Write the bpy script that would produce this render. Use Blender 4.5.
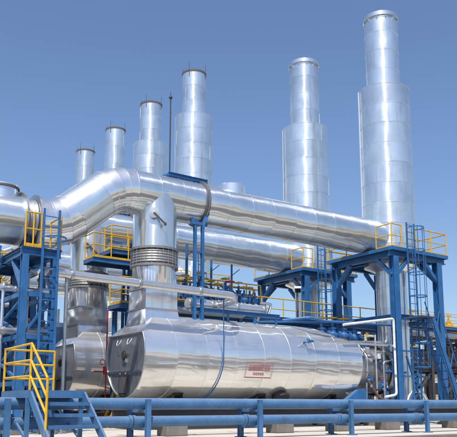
import bpy, bmesh, math, random
from mathutils import Vector, Matrix, Quaternion
random.seed(7)
R = math.radians
scene = bpy.context.scene
for o in list(bpy.data.objects): bpy.data.objects.remove(o)

# ------------------------------------------------------------------ camera, sky, sun, exposure
cam_d = bpy.data.cameras.new('camera'); cam = bpy.data.objects.new('camera', cam_d)
scene.collection.objects.link(cam); scene.camera = cam
YAW, PITCH = R(54.926), R(10.137)
cam.location = (0, 0, 0.864)
cam.rotation_euler = (math.pi/2 + PITCH, 0, YAW - math.pi/2)
cam_d.sensor_fit = 'HORIZONTAL'; cam_d.sensor_width = 36; cam_d.lens = 36*698.7/457
cam_d.shift_y = 61.5/457; cam_d.clip_start = .1; cam_d.clip_end = 6000

SUN_EL = R(61); SUN_DIR = Vector((-.66, -.75, 0)).normalized()      # towards the sun, on the ground plan
world = bpy.data.worlds.new('World'); scene.world = world; world.use_nodes = True
wn = world.node_tree.nodes; wl = world.node_tree.links
sky = wn.new('ShaderNodeTexSky'); sky.sky_type = 'NISHITA'; sky.sun_disc = False
sky.sun_elevation = SUN_EL; sky.sun_rotation = math.atan2(SUN_DIR.x, SUN_DIR.y)
sky.air_density = 1.15; sky.dust_density = 2.0; sky.ozone_density = 6.5; sky.altitude = 600
tint = wn.new('ShaderNodeMix'); tint.data_type = 'RGBA'; tint.blend_type = 'MULTIPLY'; tint.inputs[0].default_value = 1
tint.inputs[7].default_value = (1.04, .985, .985, 1)      # slightly lilac summer haze, the same over the whole sky
wl.new(sky.outputs[0], tint.inputs[6]); wl.new(tint.outputs[2], wn['Background'].inputs['Color']); wn['Background'].inputs['Strength'].default_value = .14
sun_d = bpy.data.lights.new('sun', 'SUN'); sun = bpy.data.objects.new('sun', sun_d)
scene.collection.objects.link(sun)
sun_d.energy = 4.6; sun_d.angle = R(.53); sun_d.color = (1, .955, .89)
sd = Vector((SUN_DIR.x*math.cos(SUN_EL), SUN_DIR.y*math.cos(SUN_EL), math.sin(SUN_EL)))
sun.rotation_euler = sd.to_track_quat('Z', 'Y').to_euler(); sun.location = (-20, -20, 60)
scene.render.engine = 'CYCLES'
vs = scene.view_settings
vs.view_transform = 'Standard'; vs.look = 'None'; vs.gamma = 1; vs.use_curve_mapping = False; vs.exposure = 0.15

# ------------------------------------------------------------------ materials
def nm(name):
    m = bpy.data.materials.new(name); m.use_nodes = True
    n = m.node_tree.nodes; l = m.node_tree.links
    return m, n, l, n['Principled BSDF']
def ramp(n, stops):
    r = n.new('ShaderNodeValToRGB'); e = r.color_ramp.elements
    e[0].position, e[0].color = stops[0][0], (*stops[0][1], 1)
    e[1].position, e[1].color = stops[-1][0], (*stops[-1][1], 1)
    for p, c in stops[1:-1]:
        q = e.new(p); q.color = (*c, 1)
    return r
def coords(n, l, scale, rnd=True):
    tc = n.new('ShaderNodeTexCoord'); mp = n.new('ShaderNodeMapping'); mp.inputs['Scale'].default_value = scale
    if rnd:
        oi = n.new('ShaderNodeObjectInfo'); mu = n.new('ShaderNodeMath'); mu.operation = 'MULTIPLY'; mu.inputs[1].default_value = 37
        l.new(oi.outputs['Random'], mu.inputs[0]); cb = n.new('ShaderNodeCombineXYZ')
        for i in range(3): l.new(mu.outputs[0], cb.inputs[i])
        l.new(cb.outputs[0], mp.inputs['Location'])
    l.new(tc.outputs['Object'], mp.inputs['Vector']); return mp
def noise(n, l, vec, scale, detail=4, rough=.55):
    t = n.new('ShaderNodeTexNoise'); t.inputs['Scale'].default_value = scale
    t.inputs['Detail'].default_value = detail; t.inputs['Roughness'].default_value = rough
    l.new(vec.outputs[0], t.inputs['Vector']); return t
def bump(n, l, b, src, dist, strength=1.0, prev=None):
    bp = n.new('ShaderNodeBump'); bp.inputs['Strength'].default_value = strength; bp.inputs['Distance'].default_value = dist
    l.new(src, bp.inputs['Height'])
    if prev: l.new(prev.outputs[0], bp.inputs['Normal'])
    l.new(bp.outputs[0], b.inputs['Normal']); return bp

def metal(name, col, rough, aniso=0.0, dent=.012, dent_scale=1.1, stain=.05, haze=.35):
    m, n, l, b = nm(name)
    b.inputs['Metallic'].default_value = 1
    mp = coords(n, l, (1, 1, 1))
    big = noise(n, l, mp, .9, 3); fine = noise(n, l, mp, 5, 3, .5)
    mix = n.new('ShaderNodeMix'); mix.data_type = 'FLOAT'; mix.inputs[0].default_value = .22
    l.new(big.outputs[0], mix.inputs[2]); l.new(fine.outputs[0], mix.inputs[3])
    lo = tuple(c*(1-stain*1.6) for c in col); hi = tuple(min(1, c*(1+stain*.35)) for c in col)
    rp = ramp(n, [(.3, lo), (.5, col), (.7, hi)]); l.new(mix.outputs[0], rp.inputs[0])
    st_ = coords(n, l, (2.2, 2.2, .22)); sn = noise(n, l, st_, 2.4, 5, .6)      # faint run marks along the sheet
    sr = n.new('ShaderNodeMapRange'); sr.inputs[1].default_value = .52; sr.inputs[2].default_value = .75; sr.inputs[3].default_value = 1.0; sr.inputs[4].default_value = 1-stain*2.2
    l.new(sn.outputs[0], sr.inputs[0])
    oi = n.new('ShaderNodeObjectInfo'); pv = n.new('ShaderNodeMapRange'); pv.inputs[3].default_value = .90; pv.inputs[4].default_value = 1.03; l.new(oi.outputs['Random'], pv.inputs[0])
    pm = n.new('ShaderNodeMath'); pm.operation = 'MULTIPLY'; l.new(sr.outputs[0], pm.inputs[0]); l.new(pv.outputs[0], pm.inputs[1])
    cm = n.new('ShaderNodeMix'); cm.data_type = 'RGBA'; cm.blend_type = 'MULTIPLY'; cm.inputs[0].default_value = 1
    gc = n.new('ShaderNodeCombineColor'); [l.new(pm.outputs[0], gc.inputs[q]) for q in range(3)]
    l.new(rp.outputs[0], cm.inputs[6]); l.new(gc.outputs[0], cm.inputs[7]); rp = cm; RPO = cm.outputs[2]
    l.new(RPO, b.inputs['Base Color'])
    mr = n.new('ShaderNodeMapRange'); mr.inputs[1].default_value = .3; mr.inputs[2].default_value = .7
    mr.inputs[3].default_value = rough*.9; mr.inputs[4].default_value = rough*1.15
    l.new(fine.outputs[0], mr.inputs[0]); l.new(mr.outputs[0], b.inputs['Roughness'])
    if aniso:
        b.inputs['Anisotropic'].default_value = aniso; b.inputs['Anisotropic Rotation'].default_value = .25
        tg = n.new('ShaderNodeTangent'); tg.direction_type = 'RADIAL'; tg.axis = 'Z'
        l.new(tg.outputs[0], b.inputs['Tangent'])
    bp = None
    if dent:
        dn = noise(n, l, mp, dent_scale, 1, .35); bp = bump(n, l, b, dn.outputs[0], dent, 1)
    if haze:      # weathered sheet: a broad lobe under the clear one
        g = n.new('ShaderNodeBsdfPrincipled'); g.inputs['Metallic'].default_value = .80
        l.new(RPO, g.inputs['Base Color']); g.inputs['Roughness'].default_value = .5
        if bp: l.new(bp.outputs[0], g.inputs['Normal'])
        ms = n.new('ShaderNodeMixShader'); ms.inputs[0].default_value = haze
        l.new(b.outputs[0], ms.inputs[1]); l.new(g.outputs[0], ms.inputs[2]); l.new(ms.outputs[0], n['Material Output'].inputs['Surface'])
    return m
def paint(name, col, rough=.45, wear=(.35, .33, .3), wear_amt=.25, scale=3.0, dust=.0, metallic=0.0, rust=0.0):
    m, n, l, b = nm(name)
    mp = coords(n, l, (1, 1, 1)); a = noise(n, l, mp, scale, 6, .65); c = noise(n, l, mp, scale*7, 3)
    dk = tuple(x*.78 for x in col); lt = tuple(min(1, x*1.12+.01) for x in col)
    rp = ramp(n, [(.3, dk), (.5, col), (.68, lt)]); l.new(a.outputs[0], rp.inputs[0])
    mx = n.new('ShaderNodeMix'); mx.data_type = 'RGBA'; mx.inputs[7].default_value = (*wear, 1)
    wr = n.new('ShaderNodeMapRange'); wr.inputs[1].default_value = .58; wr.inputs[2].default_value = .8; wr.inputs[4].default_value = wear_amt*2
    l.new(c.outputs[0], wr.inputs[0]); l.new(wr.outputs[0], mx.inputs[0]); l.new(rp.outputs[0], mx.inputs[6])
    out = mx
    if rust:
        rn = noise(n, l, mp, scale*1.7, 8, .72); rr_ = n.new('ShaderNodeMapRange'); rr_.inputs[1].default_value = .60; rr_.inputs[2].default_value = .70; rr_.inputs[4].default_value = rust
        l.new(rn.outputs[0], rr_.inputs[0]); m3 = n.new('ShaderNodeMix'); m3.data_type = 'RGBA'; m3.inputs[7].default_value = (.10, .06, .04, 1)
        l.new(rr_.outputs[0], m3.inputs[0]); l.new(mx.outputs[2], m3.inputs[6]); out = mx = m3
    if dust:
        g = n.new('ShaderNodeNewGeometry'); sx = n.new('ShaderNodeSeparateXYZ'); l.new(g.outputs['Normal'], sx.inputs[0])
        d = n.new('ShaderNodeMapRange'); d.inputs[1].default_value = .2; d.inputs[2].default_value = 1; d.inputs[4].default_value = dust
        l.new(sx.outputs[2], d.inputs[0])
        m2 = n.new('ShaderNodeMix'); m2.data_type = 'RGBA'; m2.inputs[7].default_value = (.42, .40, .36, 1)
        l.new(d.outputs[0], m2.inputs[0]); l.new(mx.outputs[2], m2.inputs[6]); out = m2
    l.new(out.outputs[2], b.inputs['Base Color'])
    b.inputs['Roughness'].default_value = rough; b.inputs['Metallic'].default_value = metallic
    bump(n, l, b, c.outputs[0], .004, .35)
    return m
def ground_mat(name, c1, c2, c3, scale, bscale=20, bd=.01):
    m, n, l, b = nm(name)
    mp = coords(n, l, (1, 1, 1), False); a = noise(n, l, mp, scale, 7, .65); c = noise(n, l, mp, bscale, 5, .7)
    mix = n.new('ShaderNodeMix'); mix.data_type = 'FLOAT'; mix.inputs[0].default_value = .35
    l.new(a.outputs[0], mix.inputs[2]); l.new(c.outputs[0], mix.inputs[3])
    rp = ramp(n, [(.32, c1), (.5, c2), (.68, c3)]); l.new(mix.outputs[0], rp.inputs[0]); l.new(rp.outputs[0], b.inputs['Base Color'])
    b.inputs['Roughness'].default_value = .9; bump(n, l, b, c.outputs[0], bd, .6)
    return m
M = dict(
    clad=metal('aluminium_cladding', (.80, .855, .87), .21, .97, .09, .85, .08, .30),
    vclad=metal('vessel_cladding', (.89, .89, .88), .10, 0, .075, .8, .09, .44),
    clad_iso=metal('aluminium_elbow', (.88, .89, .90), .11, 0, .08, .85, .08, .30),
    cap=metal('dull_steel_plate', (.60, .62, .63), .34, 0, .010, .8, .16, .5),
    hood=metal('hood_plate', (.82, .82, .82), .12, 0, .08, 1.0, .12, .34),
    steel=metal('galvanised_steel', (.55, .56, .57), .42, 0, 0, haze=0),
    bright=metal('bright_pipe_cladding', (.84, .84, .84), .20, 0, .002, 2.5),
    cuff=paint('grey_expansion_cuff', (.27, .27, .265), .5, (.35, .33, .3), .35, 9, .12, .5),
    outlet=metal('dull_outlet_sheet', (.58, .58, .57), .32, 0, .006, 1.2, .18, .5),
    darkring=paint('dark_strap_metal', (.10, .10, .105), .5, (.25, .22, .2), .3, 6, .1),
    rust=paint('rusty_flange', (.14, .075, .05), .75, (.25, .12, .06), .5, 5),
    sooty=paint('sooty_rim', (.11, .09, .075), .8, (.3, .25, .2), .4, 6),
    blue=paint('blue_steel_paint', (.022, .125, .315), .42, (.16, .16, .17), .25, 2.2, .14, rust=.45),
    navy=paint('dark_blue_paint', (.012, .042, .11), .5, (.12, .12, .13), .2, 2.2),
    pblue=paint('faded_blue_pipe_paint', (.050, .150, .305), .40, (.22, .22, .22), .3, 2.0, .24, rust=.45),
    yellow=paint('yellow_rail_paint', (.66, .37, .015), .45, (.35, .25, .1), .25, 5, rust=.35),
    red=paint('red_paint', (.45, .02, .03), .45, (.3, .1, .08), .2, 5),
    signred=paint('sign_red', (.55, .12, .12), .6, (.5, .2, .2), .3, 9),
    white=paint('white_paint', (.75, .75, .73), .5, (.5, .48, .45), .2, 4),
    black=paint('black_rubber', (.02, .02, .022), .6, (.1, .1, .1), .2, 5),
    deck=paint('grating_deck', (.035, .07, .14), .6, (.15, .15, .16), .3, 4),
    dsteel=paint('dark_steel', (.04, .042, .048), .6, (.15, .1, .07), .4, 3),
    conc=ground_mat('concrete_block', (.13, .12, .11), (.19, .175, .16), (.26, .24, .22), 2.0, 14, .01),
    pad=ground_mat('pale_concrete_paving', (.40, .36, .30), (.52, .48, .41), (.60, .56, .49), .55, 12, .006),
    sand=ground_mat('desert_sand', (.34, .28, .20), (.42, .35, .26), (.50, .43, .33), .08, 3, .05),
    asph=ground_mat('asphalt', (.045, .043, .04), (.06, .058, .055), (.085, .08, .075), .4, 30, .01),
    wall=ground_mat('beige_render', (.40, .34, .26), (.48, .41, .32), (.55, .48, .38), .4, 6, .01),
    pink=ground_mat('terracotta_roof', (.38, .24, .19), (.45, .30, .24), (.50, .35, .29), .6, 8, .01),
    glass=paint('dark_glass', (.02, .025, .03), .12, (.03, .03, .03), .05, 2),
    hill=ground_mat('far_hill', (.26, .21, .17), (.32, .26, .21), (.38, .32, .26), .02, .4, .3),
)

# ------------------------------------------------------------------ mesh helpers
WB = {}
col = scene.collection
def link(o, parent=None, world=None):
    col.objects.link(o)
    if parent is not None: o.parent = parent
    WB[o.name] = Vector(world) if world is not None else Vector((0, 0, 0))
    return o
def root(name, loc, label, cat, group=None):
    o = bpy.data.objects.new(name, None); o.empty_display_size = .3; o.location = loc
    link(o, None, loc); o['label'] = label; o['category'] = cat
    if group: o['group'] = group
    return o
def tag(o, label, cat, group=None):
    o['label'] = label; o['category'] = cat
    if group: o['group'] = group
    return o
class MB:
    def __init__(s): s.v = []; s.f = []; s.sm = []
    def add(s, vs_, fs, smooth=False):
        k = len(s.v); s.v += [Vector(p) for p in vs_]; s.f += [tuple(i+k for i in f) for f in fs]; s.sm += [smooth]*len(fs); return s
    def box(s, a, b):
        (x0, y0, z0), (x1, y1, z1) = a, b
        return s.add([(x0,y0,z0),(x1,y0,z0),(x1,y1,z0),(x0,y1,z0),(x0,y0,z1),(x1,y0,z1),(x1,y1,z1),(x0,y1,z1)],
            [(3,2,1,0),(4,5,6,7),(0,1,5,4),(1,2,6,5),(2,3,7,6),(3,0,4,7)])
    def frame(s, p, q, up=(0,0,1)):
        p, q = Vector(p), Vector(q); d = (q-p).normalized(); up = Vector(up)
        if abs(d.dot(up)) > .98: up = Vector((1, 0, 0))
        x = d.cross(up).normalized(); y = x.cross(d).normalized(); return p, q, d, x, y
    def beam(s, p, q, w, h, up=(0,0,1)):
        p, q, d, x, y = s.frame(p, q, up); vs_ = []
        for e in (p, q):
            for a, b in ((-1,-1),(1,-1),(1,1),(-1,1)): vs_.append(e + x*a*w/2 + y*b*h/2)
        return s.add(vs_, [(3,2,1,0),(4,5,6,7),(0,1,5,4),(1,2,6,5),(2,3,7,6),(3,0,4,7)])
    def ibeam(s, p, q, w, h, t=.03, up=(0,0,1)):
        p, q, d, x, y = s.frame(p, q, up)
        s.beam(p + y*(h/2-t/2), q + y*(h/2-t/2), w, t, y); s.beam(p - y*(h/2-t/2), q - y*(h/2-t/2), w, t, y)
        return s.beam(p, q, t, h-2*t-.002, y)
    def tube(s, p, q, r, n=10, caps=True, r2=None):
        p, q, d, x, y = s.frame(p, q); r2 = r if r2 is None else r2; vs_ = []
        for e, rr in ((p, r), (q, r2)):
            for i in range(n): a = 2*math.pi*i/n; vs_.append(e + x*math.cos(a)*rr + y*math.sin(a)*rr)
        s.add(vs_, [(i, i+n, (i+1) % n+n, (i+1) % n) for i in range(n)], True)
        if caps: s.add(vs_, [tuple(range(n)), tuple(range(2*n-1, n-1, -1))], False)
        return s
    def path(s, pts, r, n=10, caps=True):
        pts = [Vector(p) for p in pts]; rings = []; ref = None
        for i, p in enumerate(pts):
            d = ((pts[min(i+1, len(pts)-1)]-pts[max(i-1, 0)])).normalized()
            if ref is None:
                ref = Vector((0, 0, 1)) if abs(d.z) < .9 else Vector((1, 0, 0))
            x = (ref - d*ref.dot(d)).normalized(); ref = x; y = d.cross(x)
            rings.append([p + x*math.cos(2*math.pi*k/n)*r + y*math.sin(2*math.pi*k/n)*r for k in range(n)])
        vs_ = [v for q in rings for v in q]; fs = []
        for i in range(len(pts)-1):
            for k in range(n): fs.append((i*n+k, i*n+(k+1) % n, (i+1)*n+(k+1) % n, (i+1)*n+k))
        s.add(vs_, fs, True)
        if caps: s.add(vs_, [tuple(range(n-1, -1, -1)), tuple(range(len(vs_)-n, len(vs_)))], False)
        return s
    def lathe(s, prof, c=(0,0,0), axis=(0,0,1), n=24, smooth=True, caps=True):
        """prof: [(radius, height)] along axis from c"""
        c = Vector(c); d = Vector(axis).normalized(); up = Vector((0,0,1)) if abs(d.z) < .9 else Vector((1,0,0))
        x = d.cross(up).normalized(); y = x.cross(d)
        rows = [[c + d*h + x*math.cos(2*math.pi*i/n)*r + y*math.sin(2*math.pi*i/n)*r for i in range(n)] for r, h in prof]
        for j in range(len(rows)-1):
            s.add(rows[j]+rows[j+1], [(i, i+n, (i+1) % n+n, (i+1) % n) for i in range(n)], smooth)
        if caps:
            s.add(rows[0], [tuple(range(n))]); s.add(rows[-1], [tuple(range(n-1, -1, -1))])
        return s
    def torus(s, c, axis, R_, r, n=20, m=6):
        d = Vector(axis).normalized(); up = Vector((0,0,1)) if abs(d.z) < .9 else Vector((1,0,0))
        x = d.cross(up).normalized(); y = x.cross(d); c = Vector(c); vs_ = []; fs = []
        for i in range(n):
            a = 2*math.pi*i/n; e = x*math.cos(a)+y*math.sin(a)
            for k in range(m):
                b = 2*math.pi*k/m; vs_.append(c + e*(R_+r*math.cos(b)) + d*r*math.sin(b))
        for i in range(n):
            for k in range(m): fs.append((i*m+k, i*m+(k+1) % m, ((i+1) % n)*m+(k+1) % m, ((i+1) % n)*m+k))
        return s.add(vs_, fs, True)
    def mesh(s, name, mat, off=Vector((0,0,0)), fix=True):
        me = bpy.data.meshes.new(name); me.from_pydata([v-off for v in s.v], [], s.f); me.update()
        me.polygons.foreach_set('use_smooth', s.sm); me.materials.append(mat)
        if fix:
            bm = bmesh.new(); bm.from_mesh(me); bmesh.ops.recalc_face_normals(bm, faces=bm.faces[:]); bm.to_mesh(me); bm.free()
        return me
    def build(s, name, mat, parent=None, at=None):
        if parent is not None: wb = WB[parent.name]
        else: wb = Vector(at) if at is not None else Vector((0,0,0))
        o = bpy.data.objects.new(name, s.mesh(name, mat, wb))
        if parent is None: o.location = wb
        return link(o, parent, wb)
def place(name, me, parent, loc, rot=None):
    """a shared mesh put at a world position under a parent (roots and parts are never rotated)"""
    o = bpy.data.objects.new(name, me); o.location = Vector(loc) - WB[parent.name]
    if rot is not None: o.rotation_mode = 'QUATERNION'; o.rotation_quaternion = rot
    return link(o, parent, loc)
CACHE = {}
def shell_mesh(r, L, mat, seg=64, lip=.010):
    """one sheet-metal ring of cladding, axis Z, centred: lap lip at one end, a long seam, slightly flared"""
    key = ('shell', round(r, 3), round(L, 3), mat.name, seg)
    if key in CACHE: return CACHE[key]
    b = MB(); h = L/2
    rows = [(r, -h), (r, 0), (r, h-.05)]
    def ringpts(rr, z): return [Vector((rr*math.cos(2*math.pi*i/seg), rr*math.sin(2*math.pi*i/seg), z)) for i in range(seg)]
    P = [ringpts(*q) for q in rows]; allv = [p for q in P for p in q]; fs = []
    for j in range(len(rows)-1):
        for i in range(seg): fs.append((j*seg+i, j*seg+(i+1) % seg, (j+1)*seg+(i+1) % seg, (j+1)*seg+i))
    b.add(allv, fs, True)
    b.lathe([(r+.001, h-.05), (r+lip, h-.046)], n=seg, caps=False); b.lathe([(r+lip, h-.046), (r+lip, h-.006)], n=seg, caps=False); b.lathe([(r+lip, h-.006), (r-.001, h)], n=seg, caps=False)
    b.beam((r+.004, 0, -h), (r+.004, 0, h-.05), .045, .012, (1, 0, 0))
    me = b.mesh('cladding_ring', mat); CACHE[key] = me; return me
def ring_run(parent, p, q, r, n, mat, name='cladding_ring', tilt=.22, seg=64):
    p, q = Vector(p), Vector(q); d = (q-p); L = d.length/n; d.normalize()
    base = d.to_track_quat('Z', 'Y'); me = shell_mesh(r, L, mat, seg); out = []
    for i in range(n):
        spin = Quaternion((0,0,1), random.uniform(0, 6.28)); tl = Quaternion((1,0,0), R(random.uniform(-tilt, tilt))) @ Quaternion((0,1,0), R(random.uniform(-tilt, tilt)))
        out.append(place(name, me, parent, p + d*L*(i+.5), base @ tl @ spin))
    return out
def gores(parent, c0, c1, corner, Rb, r, n, mat, seg=48):
    """lobster-back elbow in the u-z plane between directions c0 and c1 (unit) meeting at corner"""
    c0, c1 = Vector(c0), Vector(c1); ang = c0.angle(c1); t = Rb*math.tan(ang/2)
    ps = corner - c0*t; nrm = (c1 - c0*c1.dot(c0)).normalized(); cen = ps + nrm*Rb
    yv = Vector((0, 1, 0)); secs = []
    for i in range(n+1):
        a = ang*i/n; d = c0*math.cos(a)+nrm*math.sin(a); e = -nrm*math.cos(a)+c0*math.sin(a)
        secs.append((cen + e*Rb, e))
    for i in range(n):
        b = MB(); rows = []
        for (p, e), k in ((secs[i], r-.002), (secs[i+1], r+.006)):
            rows.append([p + e*math.cos(2*math.pi*j/seg)*k + yv*math.sin(2*math.pi*j/seg)*k for j in range(seg)])
        mid = [(x+y)/2 for x, y in zip(*rows)]
        b.add(rows[0]+rows[1], [(j, j+seg, (j+1) % seg+seg, (j+1) % seg) for j in range(seg)], True)
        p, e = secs[i+1]; d = e.cross(yv).normalized()
        b.lathe([(r+.003, -.03), (r+.018, -.025), (r+.018, .02), (r, .024)], p, d, n=seg, caps=False)
        b.build('elbow_gore', mat, parent)
    return ps, cen + secs[-1][1]*Rb if False else secs[-1][0]
def guard_rail(parent, pts, h=1.05, post_gap=1.3, r=.028, mat=None, toe=True):
    """yellow handrail along a polyline of deck points"""
    mat = mat or M['yellow']; b = MB(); pts = [Vector(p) for p in pts]; up = Vector((0,0,1))
    for a, c in zip(pts, pts[1:]):
        b.tube(a+up*h, c+up*h, r, 8)
    gr = b.build('guard_rail', mat, parent)
    for a, c in zip(pts, pts[1:]):
        MB().tube(a+up*h*.52, c+up*h*.52, r*.8, 8).build('mid_rail', mat, gr)
        if toe: MB().beam(a+up*.06, c+up*.06, .012, .11).build('toe_plate', mat, gr)
    key = ('post', h, r, mat.name)
    if key not in CACHE: CACHE[key] = MB().tube((0,0,0), (0,0,h), r, 8).mesh('rail_post', mat)
    for i, (a, c) in enumerate(zip(pts, pts[1:])):
        n = max(1, round((c-a).length/post_gap))
        for k in range(n + (1 if i == len(pts)-2 else 0)):
            place('rail_post', CACHE[key], gr, a.lerp(c, k/n))
    return gr
def ladder(parent, base, top_z, w=.5, out=(0,-1,0), side=(1,0,0), cage_from=2.4, mat=None, rr=.03):
    mat = mat or M['blue']; base = Vector(base); out = Vector(out); side = Vector(side); z1 = top_z - base.z
    b = MB()
    for s_ in (-1, 1): b.beam(base+side*s_*w/2, base+side*s_*w/2+Vector((0,0,z1)), .05, .07, side)
    ld = b.build('ladder', mat, parent)
    key = ('rung', w, mat.name, tuple(side))
    if key not in CACHE: CACHE[key] = MB().tube(-side*w/2, side*w/2, .016, 6).mesh('rung', mat)
    z = .3
    while z < z1-.1: place('rung', CACHE[key], ld, base+Vector((0,0,z))); z += .33
    hoops = []; z = cage_from; Rc = .38
    def arc(zz): return [base + Vector((0,0,zz)) + side*math.cos(a)*Rc + out*(.25+math.sin(a)*Rc*1.1) for a in [math.pi*k/10 for k in range(11)]]
    key = ('hoop', w, mat.name, tuple(side), tuple(out))
    if key not in CACHE:
        hb = MB(); P = [p-base for p in arc(0)]; P = [side*w/2] + P[:] + [-side*w/2]
        for a, c in zip(P, P[1:]): hb.beam(a, c, .012, .055)
        CACHE[key] = hb.mesh('cage_hoop', mat)
    while z < z1+.05: place('cage_hoop', CACHE[key], ld, base+Vector((0,0,z))); z += 1.05
    last = z-1.05; cb = MB()
    for k in (1, 3, 5, 7, 9): cb.beam(arc(cage_from)[k], arc(last)[k], .035, .01, out)
    cb.build('cage_bar', mat, ld)
    return ld

# ------------------------------------------------------------------ the setting
def sheet(name, x0, x1, y0, y1, z, mat, nx=1, ny=1):
    b = MB(); b.add([(x0,y0,z),(x1,y0,z),(x1,y1,z),(x0,y1,z)], [(0,1,2,3)])
    o = b.build(name, mat); o['kind'] = 'structure'; return o
sheet('ground', -2500, 2500, -2500, 2500, -.012, M['sand'])
sheet('concrete_pavement', -40, 60, 12.3, 75, -.004, M['pad'])
sheet('road', -200, 200, -6.0, 11.6, -.006, M['asph'])
kb = MB().box((-60, 12.0, -.05), (60, 12.3, .10)).build('kerb', M['conc']); kb['kind'] = 'structure'

V1 = 22.70; ZD = 8.73; RD = .83; UB = -1.98
UNITS = [(0, V1, 'A'), (0, V1+6, 'A'), (UB, 37.64, 'B'), (UB, 43.64, 'B'), (UB, 49.64, 'B'), (UB, 55.64, 'B')]
ORD = ['nearest', 'second', 'third', 'fourth', 'fifth', 'farthest']
SPOT = ['at the right of the picture', 'behind the tallest one', 'behind the black lightning rod', 'in the middle of the far row', 'second smallest of the row', 'smallest at far left of the row']

# ---- chimney stacks
STACK_LABEL = ['largest silver chimney stack at the right, rising through the nearest blue platform',
    'second largest silver chimney stack, standing between the big stack and the long duct end',
    'silver stack with sooty rim just right of the thin lightning rod',
    'silver stack with sooty rim just left of the thin lightning rod',
    'second smallest silver stack, showing only its narrow top above the duct bend',
    'smallest silver stack, farthest left above the sloping duct']
for k, (du, v, g) in enumerate(UNITS):
    c = Vector((25.55+du, v, 0))
    t = root('chimney_stack', c, STACK_LABEL[k], 'chimney', 'silver exhaust stacks in a row')
    if g == 'A': zs, zt, rl, rw, ru = 16.46, 20.5, .74, 1.275, .845
    else: zs, zt, rl, rw, ru = (19.8 if k < 4 else 18.4), 23.0, .74, 1.26, .80
    up = Vector((0,0,1))
    ring_run(t, c+up*.35, c+up*7.4, rl, 7, M['clad'])
    ring_run(t, c+up*7.4, c+up*zs, rw, 9 if g == 'A' else 12, M['clad'])
    ring_run(t, c+up*zs, c+up*zt, ru, 4 if g == 'A' else 3, M['clad'])
    MB().lathe([(rl+.25, 0), (rl+.25, .06), (rl, .061), (rl, .36)], c, n=40).build('base_plate', M['steel'], t)
    MB().lathe([(rw-.004, 0), (ru-.02, .16)], c+up*zs, n=48, caps=False).build('shoulder', M['clad'], t)
    MB().lathe([(rl, -.25), (rw-.004, 0)], c+up*7.4, n=48, caps=False).build('lower_cone', M['clad'], t)
    if g == 'A':
        MB().lathe([(ru+.005, -.31), (ru+.012, -.30), (ru+.012, -.21), (ru+.005, -.20)], c+up*zt, n=48, caps=False).build('vent_band', M['steel'], t)
        MB().lathe([(ru+.01, -.2), (ru+.05, -.19), (ru+.05, .02), (ru-.03, .03), (ru-.03, -.2)], c+up*zt, n=48, caps=False).build('top_rim', M['clad'], t)
        for q in range(12):
            a = 2*math.pi*q/12
            p = c+up*(zt-.27)+Vector((math.cos(a), math.sin(a), 0))*(ru+.02)
            MB().box(p-Vector((.03,.03,.06)), p+Vector((.03,.03,.06))).build('rim_bracket', M['clad'], t)
        left = Vector((-.90, .43, 0)).normalized()
        MB().tube(c+left*(rw+.06)+up*7.95, c+left*(rw+.06)+up*(zs-.1), .045, 8).build('conduit', M['bright'], t)
    else:
        MB().lathe([(ru+.005, -.14), (ru+.03, -.13), (ru+.03, .0), (ru-.04, .01), (ru-.04, -.3)], c+up*zt, n=48, caps=False).build('top_rim', M['sooty'], t)
        for q in range(4):
            a = .6+1.57*q; p = c+Vector((math.cos(a), math.sin(a), 0))*(ru+.03)
            MB().tube(p+up*(zt-.5), p+up*(zt+.5), .013, 6).build('air_terminal', M['dsteel'], t)
    MB().tube(c+up*(zt-1.2), c+up*(zt-1.15), ru-.05, 24).build('inner_liner', M['sooty'], t)

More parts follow.
